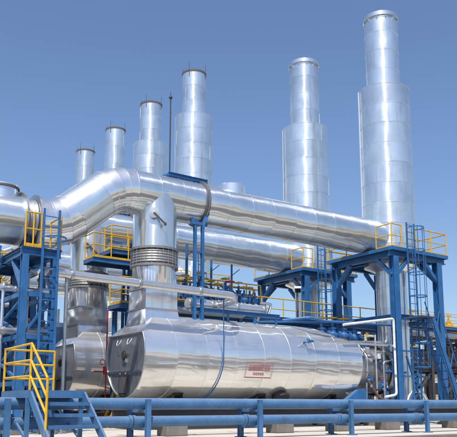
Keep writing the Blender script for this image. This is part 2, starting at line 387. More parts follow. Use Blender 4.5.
# ---- exhaust ducts
def duct(k):
    du, v, g = UNITS[k]; o = Vector((du, v, 0))
    lab = ['big silver exhaust duct bending up from the left and running to the nearest stack',
           'second silver exhaust duct running parallel beneath and behind the front duct',
           'third silver exhaust duct, mostly hidden behind the two front ducts',
           'fourth silver exhaust duct, hidden deep behind the others',
           'fifth silver exhaust duct, hidden deep behind the others', 'last silver exhaust duct, hidden deep behind the others'][k]
    t = root('exhaust_duct', o+Vector((12.52, 0, 0)), lab, 'duct', 'parallel exhaust ducts')
    P = lambda u, z, dv=0: o+Vector((u, dv, z))
    X = Vector((1,0,0)); z0 = 6.95; c1 = P(8.62, z0); c2 = P(10.72, ZD); S = (c2-c1).normalized(); Rb = 1.9; tl = Rb*math.tan(X.angle(S)/2)
    ring_run(t, P(-1.0, z0), P(7.32, z0), RD, 7, M['clad'])
    ring_run(t, P(7.80, z0), c1-X*tl, RD, 1, M['clad'])
    gores(t, X, S, c1, Rb, RD, 3, M['clad_iso'])
    ring_run(t, c1+S*tl, c2-S*tl, RD, 1, M['clad'])
    gores(t, S, X, c2, Rb, RD, 4, M['clad_iso'])
    ring_run(t, c2+X*tl, P(14.42, ZD), RD, 3, M['clad'])
    ring_run(t, P(14.42, ZD), P(24.6, ZD), RD, 9, M['clad'])
    # expansion joint of the left length
    MB().lathe([(.76, 0), (.80, .04), (.75, .1), (.80, .16), (.75, .22), (.80, .28), (.75, .34), (.80, .40), (.76, .48)], P(7.32, z0), X, 48, caps=False).build('bellows', M['steel'], t)
    for u in (7.28, 7.76):
        MB().lathe([(.8, 0), (.97, .002), (.97, .07), (.8, .072)], P(u, z0), X, 48, caps=False).build('flange', M['steel'], t)
    # stub on the left and on the top run
    st = MB().lathe([(.56, 0), (.56, .42), (.60, .425), (.60, .47), (.3, .50), (0.01, .505)], P(6.66, z0+.62), (0,0,1), 36, caps=False).build('access_stub', M['clad_iso'], t)
    MB().lathe([(.565, 0), (.61, .001), (.61, .04), (.565, .041)], P(6.66, z0+.62+.36), (0,0,1), 36, caps=False).build('stub_rim', M['sooty'], st)
    MB().lathe([(.56, 0), (.56, .42), (.50, .46), (.2, .50), (.01, .505)], P(16.1, ZD+.62), (0,0,1), 36, caps=False).build('access_stub', M['clad_iso'], t)
    # strap
    MB().lathe([(RD+.01, -.07), (RD+.085, -.068), (RD+.085, .068), (RD+.01, .07)], P(14.42, ZD), X, 56, caps=False).build('strap_ring', M['darkring'], t)
    MB().lathe([(RD+.088, -.02), (RD+.1, -.018), (RD+.1, .018), (RD+.088, .02)], P(14.42, ZD), X, 56, caps=False).build('strap_ring', M['steel'], t)
    # blue channel frame lying on top
    b = MB()
    for dv in (-.22, .22): b.ibeam(P(12.95, ZD+RD+.1, dv), P(14.75, ZD+RD+.1, dv), .12, .14, .02)
    for u in (13.0, 13.6, 14.2, 14.7): b.beam(P(u, ZD+RD+.1, -.24), P(u, ZD+RD+.1, .24), .08, .08)
    b.build('saddle_beam', M['blue'], t)
    # branch, damper, bellows, round-to-square
    br = ring_run(t, P(12.52, 6.58), P(12.52, ZD+.02), .829, 1, M['clad'], 'branch_pipe', 0)[0]
    a = Vector((-.52, -.854, 0)); q = P(12.52, 7.82)+a*.80
    dm = MB().lathe([(.10, 0), (.10, .10), (.20, .101), (.20, .15), (.02, .16)], q, a, 20).build('damper_head', M['steel'], t)
    sd_ = Vector((.854, -.52, 0))
    MB().beam(q+a*.17, q+a*.12+sd_*.42+Vector((0,0,-.42)), .03, .06).build('damper_lever', M['dsteel'], dm)
    MB().tube(q+a*.06+sd_*.42+Vector((0,0,-.42)), q+a*.2+sd_*.42+Vector((0,0,-.42)), .05, 10).build('lever_pin', M['dsteel'], dm)
    prof = [(.80, 0)]
    for i in range(5): prof += [(.884, .05+.1*i), (.862, .10+.1*i)]
    bl = MB().lathe(prof, P(12.52, 5.99), (0,0,1), 48, caps=False).build('bellows', M['cuff'], t)
    for z in (5.88, 6.52):
        MB().lathe([(.8, 0), (.91, .002), (.91, .09), (.8, .092)], P(12.52, z), (0,0,1), 48, caps=False).build('flange', M['cuff'], t)
    for i in range(26):
        aa = 2*math.pi*i/26; e = Vector((math.cos(aa), math.sin(aa), 0))*.886
        MB().tube(P(12.52, 5.9)+e, P(12.52, 6.62)+e, .009, 6).build('tie_rod', M['steel'], bl)
    # saddle trestle posts standing on the vessel below
    return t
for k in range(4): duct(k)

# duct trestles (separate steel frames between vessel and duct)
for k in range(2):
    du, v, g = UNITS[k]; o = Vector((du+14.15, v-.55, 4.25))
    t = root('duct_trestle', o, ['thin blue trestle holding the front duct beside its black strap', 'thin blue trestle under the second duct, half hidden'][k], 'support frame', 'blue duct trestles')
    for s_ in (-.17, .17): MB().ibeam(o+Vector((s_, 0, -.3)), o+Vector((s_, 0, 3.45)), .11, .11, .015, (0,1,0)).build('post', M['blue'], t)
    for z in (.6, 1.5, 2.4): MB().beam(o+Vector((-.17, 0, z)), o+Vector((.17, 0, z)), .06, .06).build('tie', M['blue'], t)
    b = MB(); w = .42
    b.beam(o+Vector((-.16, 0, 3.4)), o+Vector((-.34, .02, 3.72)), .10, .1); b.beam(o+Vector((.16, 0, 3.4)), o+Vector((.34, -.12, 3.98)), .12, .14)
    b.beam(o+Vector((-.36, 0, 3.52)), o+Vector((.36, 0, 3.52)), .14, .12)
    b.build('saddle', M['blue'], t)

# ---- boilers
ZC, RV = 2.62, 1.52
U0, UE, US = 11.41, 21.85, 19.5
def boiler(k):
    du, v, g = UNITS[k]; o = Vector((du, v, 0))
    lab = ['large silver horizontal boiler drum in front with a red framed notice on its side',
           'second silver boiler drum, seen end-on between the blue ladder and the front drum',
           'third silver boiler drum, hidden behind the second'][k]
    t = root('boiler', o+Vector((17.4, 0, 0)), lab, 'boiler', 'horizontal boiler drums')
    P = lambda u, z, dv=0: o+Vector((u, dv, z))
    X = Vector((1,0,0)); n = 8; L = (UE-U0)/n; seg = 72
    pl = [(Vector((U0, 0, 3.36)), Vector((U0+.85, 0, ZC+RV))), (Vector((US, 0, ZC+RV)), Vector((UE, 0, 3.38)))]
    base = X.to_track_quat('Z', 'Y')
    for i in range(n):
        b = MB(); u0, u1 = U0+L*i, U0+L*(i+1); rows = []
        hh = random.uniform(-.004, .004)
        def ringrow(uu, rr): return [P(uu, ZC+rr*math.sin(2*math.pi*j/seg), rr*math.cos(2*math.pi*j/seg)) for j in range(seg)]
        for sec in (((u0, RV+hh), (u0+L*.5, RV+hh), (u1-.04, RV+hh)), ((u1-.04, RV+hh), (u1-.037, RV+.009)), ((u1-.037, RV+.009), (u1, RV+.009)), ((u1, RV+.009), (u1, RV-.02))):
            rows = [ringrow(*q) for q in sec]; vv = [p for q in rows for p in q]
            b.add(vv, [(j*seg+q, (j+1)*seg+q, (j+1)*seg+(q+1) % seg, j*seg+(q+1) % seg) for j in range(len(sec)-1) for q in range(seg)], True)
        wb = WB[t.name]; ctr = P((u0+u1)/2, ZC)
        me = b.mesh('cladding_ring', M['vclad'], Vector((0,0,0)), False)
        bm = bmesh.new(); bm.from_mesh(me)
        for a, c in pl:
            d = (c-a).normalized(); nn = Vector((-d.z, 0, d.x))
            if nn.z < 0: nn = -nn
            bmesh.ops.bisect_plane(bm, geom=bm.verts[:]+bm.edges[:]+bm.faces[:], plane_co=o+a, plane_no=nn, clear_outer=True)
        # local frame with Z along the drum so that the brushed grain runs with it
        mat4 = base.to_matrix().to_4x4(); mat4.translation = ctr
        bm.transform(mat4.inverted()); bmesh.ops.recalc_face_normals(bm, faces=bm.faces[:]); bm.to_mesh(me); bm.free()
        place('cladding_ring', me, t, ctr, base)
    # sloped end panels
    def slope(u0, z0, u1, z1, name, mat, lift=.004):
        b = MB(); N = 18; A = []; B = []
        for i in range(N+1):
            f = i/N; z = z0+(z1-z0)*f; w = math.sqrt(max(0, RV*RV-(z-ZC)**2))
            A.append(P(u0+(u1-u0)*f, z+lift, -w-.004)); B.append(P(u0+(u1-u0)*f, z+lift, w+.004))
        b.add(A+B, [(i, i+1, N+2+i, N+1+i) for i in range(N)], False); return b.build(name, mat, t)
    slope(U0, 3.36, U0+.85, ZC+RV-.002, 'sloped_panel', M['clad_iso'])
    sp = slope(US, ZC+RV-.002, UE, 3.38, 'sloped_panel', M['hood'])
    b = MB(); pts = []
    for i in range(13):
        f = .12+.5*i/12; z = (ZC+RV)+(3.38-ZC-RV)*f; u = US+(UE-US)*f; pts.append(P(u, z+.03, -.75*math.sin(math.pi*i/12)**.4))
    b.path(pts, .02, 6); b.build('panel_bead', M['steel'], sp)
    # end cap below the sloped panel
    def disc(u, ztop, name, mat, r=RV-.01):
        a0 = math.asin(min(1, (ztop-ZC)/r)); b = MB(); N = 56; vs_ = []
        for i in range(N+1):
            a = math.pi-a0 + (math.pi+2*a0)*i/N; vs_.append(P(u, ZC+r*math.sin(a), r*math.cos(a)))
        b.add(vs_, [tuple(range(N+1))]); return b.build(name, mat, t)
    cap = disc(U0+.01, 3.36, 'end_plate', M['cap'])
    disc(UE-.01, 3.38, 'end_plate', M['cap'])
    b = MB(); N = 56; pts = []
    a0 = math.asin((3.36-ZC)/RV)
    for i in range(N+1):
        a = math.pi-a0 + (math.pi+2*a0)*i/N; pts.append(P(U0-.005, ZC+(RV-.02)*math.sin(a), (RV-.02)*math.cos(a)))
    b.path(pts, .03, 6); b.tube(pts[0], pts[-1], .03, 8); b.build('rim_bead', M['steel'], cap)
    w = math.sqrt(RV*RV-.59**2)-.05
    MB().box(P(U0-.045, 2.00, -w), P(U0+.005, 2.06, w)).build('cross_seam', M['steel'], cap)
    dr = MB().box(P(U0-.06, 1.20, -.36), P(U0+.005, 1.92, .36)).build('inspection_door', M['dsteel'], cap)
    MB().box(P(U0-.075, 1.28, -.28), P(U0-.061, 1.84, .28)).build('door_panel', M['darkring'], dr)
    for dv in (-.22, .22): MB().tube(P(U0-.07, 1.93, dv), P(U0-.07, 1.99, dv), .03, 8).build('hinge', M['steel'], dr)
    pt = MB().lathe([(.17, 0), (.17, .05), (.13, .051), (.13, .09)], P(U0, 2.62, 0), (-1,0,0), 20).build('sight_port', M['dsteel'], cap)
    MB().box(P(U0-.05, 2.36, -.12), P(U0+.005, 2.5, .12)).build('name_plate', M['steel'], cap)
    for dv in (-.42, .40):
        pts = [P(U0-.03-.1*math.sin(math.pi*i/8), 3.18-.2*math.sin(math.pi*i/8), dv+.14*math.cos(math.pi*i/8)) for i in range(9)]
        MB().path(pts, .013, 8).build('lifting_handle', M['white'], cap)
    # inlet hood
    hb = MB(); cu, hs, zt_, zb = 12.50, .66, 5.88, 5.05; N = 48; top = []; sq = []
    for i in range(N):
        a = 2*math.pi*i/N+math.pi/4; top.append(P(cu+.80*math.cos(a), zt_, .80*math.sin(a)))
        m_ = i*4/N; s_ = int(m_); f = m_-s_; cs = [(1,1),(-1,1),(-1,-1),(1,-1)]
        x = cs[s_][0]*(1-f)+cs[(s_+1) % 4][0]*f; y = cs[s_][1]*(1-f)+cs[(s_+1) % 4][1]*f
        sq.append(P(cu+hs*x, zb, hs*y))
    hb.add(top+sq, [(i, (i+1) % N, N+(i+1) % N, N+i) for i in range(N)], False)
    hd = hb.build('hood_transition', M['hood'], t)
    for (x, y) in ((1,1),(-1,1),(-1,-1),(1,-1)):
        MB().tube(P(cu+hs*x, zb, hs*y), P(cu+.80*(x*.707), zt_-.02, .80*y*.707), .014, 6).build('fold_seam', M['steel'], hd)
    hb = MB(); zl = 4.30
    c8 = lambda h, z: [P(cu-h, z, -h), P(cu+h, z, -h), P(cu+h, z, h), P(cu-h, z, h)]
    hb.add(c8(hs, zb)+c8(hs, zl), [(0,1,5,4),(1,2,6,5),(2,3,7,6),(3,0,4,7)])
    hx = hb.build('hood_box', M['hood'], t)
    hb = MB(); hb.add(c8(hs+.003, zl)+[P(cu-.74, 3.5, -.80), P(cu+.82, 3.5, -.80), P(cu+.82, 3.5, .80), P(cu-.74, 3.5, .80)], [(0,1,5,4),(1,2,6,5),(2,3,7,6),(3,0,4,7)])
    hb.build('hood_skirt', M['vclad'] if False else M['clad_iso'], t)
    for z in (zb, zl):
        fr = MB()
        for i in range(4):
            q = c8(hs+.02, z); fr.beam(q[i], q[(i+1) % 4], .05, .05)
        fr.build('hood_frame', M['steel'], hx)
    # rear outlet to the stack
    MB().lathe([(1.36, 0), (1.36, .09), (1.05, .091), (1.05, .14)], P(UE, 2.45), X, 44).build('rear_flange', M['rust'], t)
    ring_run(t, P(UE+.1, 2.40), P(24.1, 2.40), 1.02, 3, M['outlet'], 'outlet_duct'); ring_run(t, P(24.1, 2.35), P(24.95, 2.35), .80, 1, M['outlet'], 'outlet_duct')
    MB().lathe([(.78, 0), (1.12, .002), (1.12, .09), (.78, .092)], P(24.05, 2.40), X, 44, caps=False).build('rear_ring', M['black'], t)
    MB().lathe([(1.0, 0), (1.10, .002), (1.10, .05), (1.0, .052)], P(23.0, 2.40), X, 44, caps=False).build('rear_ring', M['steel'], t)
    for i in range(20):
        a = 2*math.pi*i/20; q = P(UE+.09, 2.45+1.22*math.sin(a), 1.22*math.cos(a)); MB().tube(q, q+X*.08, .035, 6).build('flange_bolt', M['steel'], t)
    # saddles and belly man-hole
    for u in (13.2, 17.0, 20.8):
        b = MB(); N = 16; arc_ = [P(u, ZC-(RV+.02)*math.cos(a), (RV+.02)*math.sin(a)) for a in [R(-30+60*i/N) for i in range(N+1)]]
        for dx in (-.18, .18):
            a_ = [p+X*dx for p in arc_]; bot = [Vector((p.x, p.y, .62)) for p in a_]
            b.add(a_+bot, [(i, i+1, N+2+i, N+1+i) for i in range(N)])
        b.add([p-X*.22 for p in arc_]+[p+X*.22 for p in arc_], [(i, i+1, N+2+i, N+1+i) for i in range(N)])
        b.box(P(u-.26, .56, -.95), P(u+.26, .64, .95)); b.build('saddle', M['dsteel'], t)
    a = R(-62); dvec = Vector((0, -math.cos(a), math.sin(a)))
    MB().lathe([(.30, 0), (.30, .16), (.38, .161), (.38, .24), (.02, .26)], P(17.9, ZC)+dvec*(RV-.03), dvec, 28).build('man_hole', M['black'], t)
    for dv in (-.9, .9): MB().ibeam(P(12.2, .44, dv), P(21.8, .44, dv), .2, .26, .03).build('skid_beam', M['dsteel'], t)
    return t
B = [boiler(k) for k in range(3)]
# red framed notice on the front drum (illegible marks, curved with the drum)
def patch(b, u0, u1, z0, z1, r, n=8):
    c = Vector((0, V1, ZC)); A = []
    for i in range(n+1):
        z = z0+(z1-z0)*i/n; s_ = (z-ZC)/RV; y = -math.sqrt(1-s_*s_); e = Vector((0, y, s_))*r
        A += [c+e+Vector((u0, 0, 0)), c+e+Vector((u1, 0, 0))]
    b.add(A, [(2*i, 2*i+1, 2*i+3, 2*i+2) for i in range(n)])
bb = MB(); rs = RV+.020
for z0, z1 in ((2.435, 2.455), (1.88, 1.90)): patch(bb, 15.72, 17.0, z0, z1, rs, 2)
for u in (15.72, 16.975): patch(bb, u, u+.014, 1.90, 2.43, rs)
fr = bb.build('notice_frame', M['signred'], B[0]); rng = random.Random(3)
for i in range(7):
    g = MB(); u = 15.84+i*.152; w = .118; zt_, zb_ = 2.33, 2.15
    for f in (0, .5, 1): patch(g, u, u+w, zb_+(zt_-zb_)*f-.007, zb_+(zt_-zb_)*f+.007, rs, 1)
    for f in sorted(rng.sample([0, .25, .5, .75, 1], 3)): patch(g, u+w*f-.007, u+w*f+.007, zb_-.010, zt_+.012, rs+.002, 3)
    g.build('notice_character', M['signred'], fr)
for i in range(5):
    g = MB(); u = 16.10+i*.105
    patch(g, u, u+.075, 1.985, 2.0, rs, 1); patch(g, u, u+.075, 2.045, 2.06, rs, 1)
    for f in (.2, .7): patch(g, u+.075*f-.008, u+.075*f+.008, 1.98, 2.07, rs+.002, 1)
    g.build('notice_character', M['signred'], fr)
# blue strap pipe round the front drum
pts = [Vector((14.72, V1-.2, 5.3)), Vector((14.72, V1-.95, 5.25)), Vector((14.66, V1-1.56, 5.0))]
pts = [Vector((14.62, V1-1.57, 5.35)), Vector((14.62, V1-1.57, 2.9))]
for i in range(8): a = R(10+9*i); pts.append(Vector((14.62-.02*i, V1-(RV+.06)*math.cos(a), ZC-(RV+.06)*math.sin(a))))
b = MB().path(pts, .022, 8).build('drain_pipe', M['blue'], None, (14.62, V1-1.57, 1.2))
tag(b, 'thin blue pipe running down the side of the front boiler drum', 'pipe')

# ---- stack platforms
PLAT = ['blue steel platform with yellow rails round the base of the largest stack',
        'blue steel platform with yellow rails under the second duct end, round the second stack',
        'blue stack platform behind the lightning rod, mostly hidden', 'fourth blue stack platform, hidden', 'fifth', 'sixth']
def stack_platform(k):
    du, v, g = UNITS[k]; o = Vector((25.55+du, v, 0))
    t = root('stack_platform', o, PLAT[k], 'platform', 'stack platforms')
    zt_ = 7.84; u0, u1, v0, v1 = -1.70, 1.30, -1.70, 2.0
    Q = lambda x, y, z: o+Vector((x, y, z))
    for x in (u0, u1):
        for y in (v0, v1):
            MB().ibeam(Q(x, y, .12), Q(x, y, zt_-.36), .32, .34, .035, (0,1,0)).build('leg', M['blue'], t)
            MB().box(Q(x-.24, y-.24, .0), Q(x+.24, y+.24, .12)).build('base_plate', M['conc'], t)
    for p, q in (((u0-.3, v0), (u1+.55, v0)), ((u0-.3, v1), (u1+.55, v1))):
        MB().ibeam(Q(*p, zt_-.2), Q(*q, zt_-.2), .2, .31, .03).build('edge_beam', M['blue'], t)
    for x in (u0, u1):
        MB().ibeam(Q(x, v0+.11, zt_-.22), Q(x, v1-.11, zt_-.22), .2, .27, .03).build('edge_beam', M['blue'], t)
    for x in (-1.0, .8):
        MB().ibeam(Q(x, v0+.11, zt_-.2), Q(x, v1-.11, zt_-.2), .12, .2, .02).build('joist', M['blue'], t)
    # knee braces, near and side faces
    kb_ = .85
    for x, sx in ((u0, 1), (u1, -1)):
        for y in (v0, v1): MB().beam(Q(x+sx*.12, y, zt_-.36-kb_), Q(x+sx*(.12+kb_), y, zt_-.36), .16, .16).build('knee_brace', M['blue'], t)
    for y, sy in ((v0, 1), (v1, -1)):
        for x in (u0, u1): MB().beam(Q(x, y+sy*.12, zt_-.36-kb_), Q(x, y+sy*(.12+kb_), zt_-.36), .16, .16).build('knee_brace', M['blue'], t)
    # deck around the stack
    rr = 1.34; x0, x1, y0, y1 = u0-.32, u1+.57, v0-.22, v1+.3
    b = MB(); N = 48; inner = []; outer = []
    for i in range(N):
        a = 2*math.pi*i/N; c_, s_ = math.cos(a), math.sin(a); inner.append((rr*c_, rr*s_))
        tx = (x1 if c_ > 0 else x0)/c_ if abs(c_) > 1e-6 else 1e9; ty = (y1 if s_ > 0 else y0)/s_ if abs(s_) > 1e-6 else 1e9
        tt = min(tx, ty); outer.append((tt*c_, tt*s_))
    for z in (zt_-.04, zt_): b.add([Q(*p, z) for p in inner]+[Q(*p, z) for p in outer], [(i, (i+1) % N, N+(i+1) % N, N+i) for i in range(N)])
    b.build('deck', M['deck'], t)
    for p, q in (((x0, y0), (x1, y0)), ((x1, y0), (x1, y1)), ((x1, y1), (x0, y1)), ((x0, y1), (x0, y0))):
        MB().beam(Q(*p, zt_-.03), Q(*q, zt_-.03), .05, .16).build('kick_plate', M['blue'], t)
    # rails: left of the ladder gap, right of it
    guard_rail(t, [Q(x0+.04, -.95, zt_), Q(x0+.04, y0+.04, zt_), Q(-1.32, y0+.04, zt_)], 1.1, 1.1)
    guard_rail(t, [Q(-.35, y0+.04, zt_), Q(x1-.04, y0+.04, zt_), Q(x1-.04, y1-.04, zt_), Q(x0+.04, y1-.04, zt_), Q(x0+.04, .98, zt_)], 1.1, 1.1)
    ladder(t, Q(-.83, y0-.08, .1), zt_+1.25, .5)
    # mid-height beams
    zm = 4.74
    MB().ibeam(Q(u0, v0+.18, zm), Q(u0, v1-.18, zm), .2, .24, .025).build('mid_beam', M['blue'], t)
    MB().ibeam(Q(u0+.18, v0, zm), Q(u1-.18, v0, zm), .2, .24, .025).build('mid_beam', M['blue'], t)
    MB().ibeam(Q(u0+.18, v1, zm), Q(u1-.18, v1, zm), .2, .24, .025).build('mid_beam', M['blue'], t)
    MB().ibeam(Q(u1, v0+.18, zm), Q(u1, v1-.18, zm), .2, .24, .025).build('mid_beam', M['blue'], t)
    return t
for k in range(3): stack_platform(k)

# ---- left pipe-support towers
TOW = ['blue steel tower with caged ladder under the front duct at far left', 'second blue steel tower seen behind the front one at left', 'third blue steel tower, deep behind at left']
def tower(k):
    du, v, g = UNITS[k]; o = Vector((7.42+du, v, 0)); Q = lambda x, y, z: o+Vector((x, y, z))
    t = root('support_tower', o, TOW[k], 'tower', 'blue duct support towers'); mt = M['blue'] if k == 0 else M['blue']
    zt_ = 5.66; xs, ys = (-.48, .48), (-1.95, 1.95)
    for x in xs:
        for y in ys:
            MB().ibeam(Q(x, y, .12), Q(x, y, zt_-.25), .2, .22, .025, (0,1,0)).build('column', mt, t)
            MB().box(Q(x-.2, y-.2, 0), Q(x+.2, y+.2, .12)).build('base_plate', M['conc'], t)
    for y in (*ys, 0):
        MB().ibeam(Q(-.62, y, zt_-.14), Q(.66, y, zt_-.14), .16, .22, .025).build('edge_beam', mt, t)
    for x in xs: MB().ibeam(Q(x, ys[0]+.1, zt_-.15), Q(x, ys[1]-.1, zt_-.15), .18, .2, .025).build('edge_beam', mt, t)
    MB().box(Q(-.62, ys[0]-.12, zt_-.026), Q(.66, ys[1]+.12, zt_)).build('deck', M['deck'], t)
    for x in xs:
        for y, sy in ((ys[0], 1), (ys[1], -1)):
            MB().beam(Q(x, y+sy*.1, zt_-1.3), Q(x, y+sy*1.05, zt_-.28), .13, .13).build('knee_brace', mt, t)
    for z in (1.5, 2.9, 4.2):
        for x in xs: MB().beam(Q(x, ys[0]+.12, z), Q(x, ys[1]-.12, z), .12, .14).build('tie_beam', mt, t)
        for y in ys: MB().beam(Q(xs[0]+.12, y, z), Q(xs[1]-.12, y, z), .12, .14).build('tie_beam', mt, t)
    for y in ys:
        for za, zb in ((1.6, 2.8), (3.0, 4.1)):
            MB().beam(Q(xs[0]+.1, y+.02, za), Q(xs[1]-.1, y+.02, zb), .07, .07).build('cross_brace', mt, t)
    for x in xs:
        for za, zb in ((.3, 1.4), (1.6, 2.8), (3.0, 4.1)):
            MB().beam(Q(x, ys[0]+.15, za), Q(x, ys[1]-.15, zb), .08, .08).build('cross_brace', mt, t)
            MB().beam(Q(x+.05, ys[1]-.15, za), Q(x+.05, ys[0]+.15, zb), .08, .08).build('cross_brace', mt, t)
    for y in (-.5, .5):       # pipe shoes
        MB().box(Q(-.1, y-.1, zt_), Q(.1, y+.1, 6.98-.66)).build('pipe_shoe', M['navy'], t)
    guard_rail(t, [Q(-.52, ys[0]-.06, zt_), Q(-.02, ys[0]-.06, zt_)], 1.1, .25)
    guard_rail(t, [Q(.62, ys[0]-.06, zt_), Q(.62, -1.1, zt_)], 1.1, .8)
    guard_rail(t, [Q(-.58, 1.1, zt_), Q(-.58, ys[1]+.06, zt_), Q(.62, ys[1]+.06, zt_), Q(.62, 1.1, zt_)], 1.1, .9)
    ladder(t, Q(.24, ys[0]-.22, .1), zt_+1.25, .5, cage_from=zt_+.15)
    return t
for k in range(3): tower(k)

# ---- slim insulated steam pipe in front
def pipe_run(name, pts, r, mat, label, cat='pipe', n=16, flanges=(), group=None, fm=None):
    pts = [Vector(p) for p in pts]; t = root(name, (pts[0].x, pts[0].y, min(p.z for p in pts)), label, cat, group)
    out = [pts[0]]
    for a, c, e in zip(pts, pts[1:], pts[2:]):       # rounded corners
        d0 = (c-a).normalized(); d1 = (e-c).normalized(); rad = min(r*2.6, (c-a).length*.45, (e-c).length*.45)
        for i in range(7):
            f = i/6; out.append((c-d0*rad)*(1-f)**2 + c*2*f*(1-f) + (c+d1*rad)*f*f)
    out.append(pts[-1]); MB().path(out, r, n).build('pipe_body', mat, t)
    for i, f in flanges:
        a, c = pts[i], pts[i+1]; d = (c-a).normalized(); p = a.lerp(c, f)
        MB().lathe([(r, -.05), (r*1.12+.012, -.048), (r*1.12+.012, .048), (r, .05)], p, d, 20, caps=False).build('pipe_band', fm or M['steel'], t)
    return t
pipe_run('steam_pipe', [(7.7, 20.95, 5.0), (14.9, 20.95, 4.87), (15.4, 21.5, 4.8), (15.4, 22.6, 4.75)], .145, M['bright'],
    'slim bright silver pipe crossing in front of the boiler hood', flanges=[(0, .12), (0, .46), (0, .80)])
# hangers under it
for u, lab in ((8.4, 'thin grey post carrying the slim silver pipe beside the ladder'),):
    t = root('pipe_post', (u, 20.95, 0), lab, 'post')
    MB().tube((u, 20.95, 0), (u, 20.95, 4.84), .055, 10).build('post', M['steel'], t)
    MB().box((u-.15, 20.8, .0), (u+.15, 21.1, .03)).build('base_plate', M['steel'], t)

# ---- foreground pipe rack: two long blue pipes and their posts
VP = 15.26
for z, r, lab, cl in ((.894, .135, 'upper long blue pipe running across the whole foreground', .35), (.474, .13, 'lower long blue pipe running across the foreground, with dark couplings', .3)):
    t = root('blue_pipeline', (0, VP, 0), lab, 'pipe', 'foreground pipelines')
    us = [-30] + [4.836+3.384*i-.35 for i in range(-3, 12)] + [60]
    for a, c in zip(us, us[1:]):
        MB().tube((a+.02, VP, z), (c-.02, VP, z), r, 28, False).build('pipe_length', M['pblue'], t)
    for u in us[1:-1]:
        if z < .6:
            MB().lathe([(r-.01, -.09), (r+.022, -.085), (r+.022, -.01), (r+.004, -.008), (r+.004, .012), (r+.022, .014), (r+.022, .09), (r-.01, .095)], (u, VP, z), (1,0,0), 28, caps=False).build('coupling', M['pblue'], t)
            MB().lathe([(r+.006, -.012), (r+.012, -.011), (r+.012, .013), (r+.006, .014)], (u, VP, z), (1,0,0), 28, caps=False).build('gasket', M['black'], t)
        else:
            MB().lathe([(r-.01, -.03), (r+.006, -.015), (r+.006, .015), (r-.01, .03)], (u, VP, z), (1,0,0), 28, caps=False).build('weld_bead', M['pblue'], t)
POSTL = ['left of the yellow-railed steps', 'in front of the dark drum end', 'below the red notice', 'below the rear of the drum', 'at the right below the stack platform', 'outside the right edge']
for i in range(0, 6):
    u = 4.836+3.384*i
    t = root('pipe_stand', (u, VP-.19, 0), 'front blue post of the foreground pipes, ' + POSTL[i], 'post', 'pipe stands')
    MB().ibeam((u, VP-.20, .02), (u, VP-.20, 1.0), .12, .10, .012, (0,1,0)).build('post', M['pblue'], t)
    MB().box((u-.12, VP-.32, 0), (u+.12, VP-.08, .02)).build('base_plate', M['pblue'], t)
    for z in (.68, .262): MB().box((u-.05, VP-.15, z), (u+.05, VP+.55, z+.075)).build('bracket', M['pblue'], t)
    u2 = u-.05
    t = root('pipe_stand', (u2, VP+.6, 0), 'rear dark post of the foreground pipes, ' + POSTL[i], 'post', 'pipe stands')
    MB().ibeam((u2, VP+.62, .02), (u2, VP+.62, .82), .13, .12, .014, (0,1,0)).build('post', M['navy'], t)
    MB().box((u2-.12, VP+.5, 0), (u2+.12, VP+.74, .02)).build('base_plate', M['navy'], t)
# dark low pipe and concrete blocks behind the blue pipes
t = root('low_dark_beam', (17, 17.6, 0), 'dark steel beam lying low behind the foreground pipes', 'beam')
MB().ibeam((8.5, 17.6, .60), (27, 17.6, .60), .26, .3, .03).build('beam', M['dsteel'], t)
for i in range(9): MB().beam((9.2+2*i, 17.58, .8), (9.2+2*i, 18.9, .8), .1, .1).build('cross_tie', M['dsteel'], t)
MB().tube((8.5, 18.0, .84), (27, 18.0, .84), .06, 10).build('small_pipe', M['steel'], t)
for i, u in enumerate((10.4, 14.35, 16.9, 19.3, 23.0, 26.0)):
    t = root('concrete_block', (u, 17.6, 0), 'grey concrete block under the dark low beam, ' + ['leftmost', 'second from left', 'third from left', 'fourth from left', 'second from right', 'rightmost'][i], 'block', 'concrete blocks')
    b = MB(); bm_ = b.box((u-.34, 17.3, 0), (u+.34, 17.9, .45)); ob = b.build('block', M['conc'], t)
    bv = ob.modifiers.new('bevel', 'BEVEL'); bv.width = .025; bv.segments = 2

# ---- crossover steps
t = root('crossover_steps', (5.66, 14.4, 0), 'blue metal steps with yellow handrails crossing over the foreground pipes', 'steps')
u0, u1, zt_ = 5.07, 6.25, 1.15
for i in range(7): MB().box((u0+.03, 14.42+.255*i, zt_-.045), (u1-.03, 14.42+.255*i+.235, zt_)).build('deck_plank', M['pblue'], t)
for u in (u0, u1): MB().beam((u, 14.36, zt_-.06), (u, 16.2, zt_-.06), .06, .16).build('edge_beam', M['pblue'], t)
for v in (14.385, 16.22): MB().beam((u0+.03, v, zt_-.06), (u1-.03, v, zt_-.06), .05, .16).build('edge_beam', M['pblue'], t)
for u in (u0, u1):
    for v in (14.5, 16.12): MB().beam((u, v, 0), (u, v, zt_-.14), .08, .08).build('leg', M['pblue'], t)
    MB().beam((u, 14.36, zt_-.08), (u, 13.05, -.02), .05, .19).build('stringer', M['pblue'], t)
    MB().beam((u, 14.5, .15), (u, 16.12, zt_-.2), .05, .05).build('brace', M['pblue'], t)
for i in range(4):
    f = (i+1)/5; z = zt_*(1-f); v = 14.36-1.27*f
    st = MB().box((u0+.03, v-.13, z-.04), (u1-.03, v+.13, z)).build('tread', M['pblue'], t)
    MB().box((u0+.03, v-.142, z-.07), (u1-.03, v-.131, z+.004)).build('nosing', M['pblue'], st)
gy = M['yellow']; h = .97
def rail(pts, r=.026, name='handrail'):
    b = MB()
    for a, c in zip(pts, pts[1:]): b.tube(a, c, r, 8)
    return b.build(name, gy, t)
up = Vector((0,0,1)); A = Vector((u0, 14.42, zt_)); C = Vector((u0, 16.15, zt_)); D = Vector((u1, 16.15, zt_)); E_ = Vector((u0, 13.42, .28)); E2 = E_+up*1.1
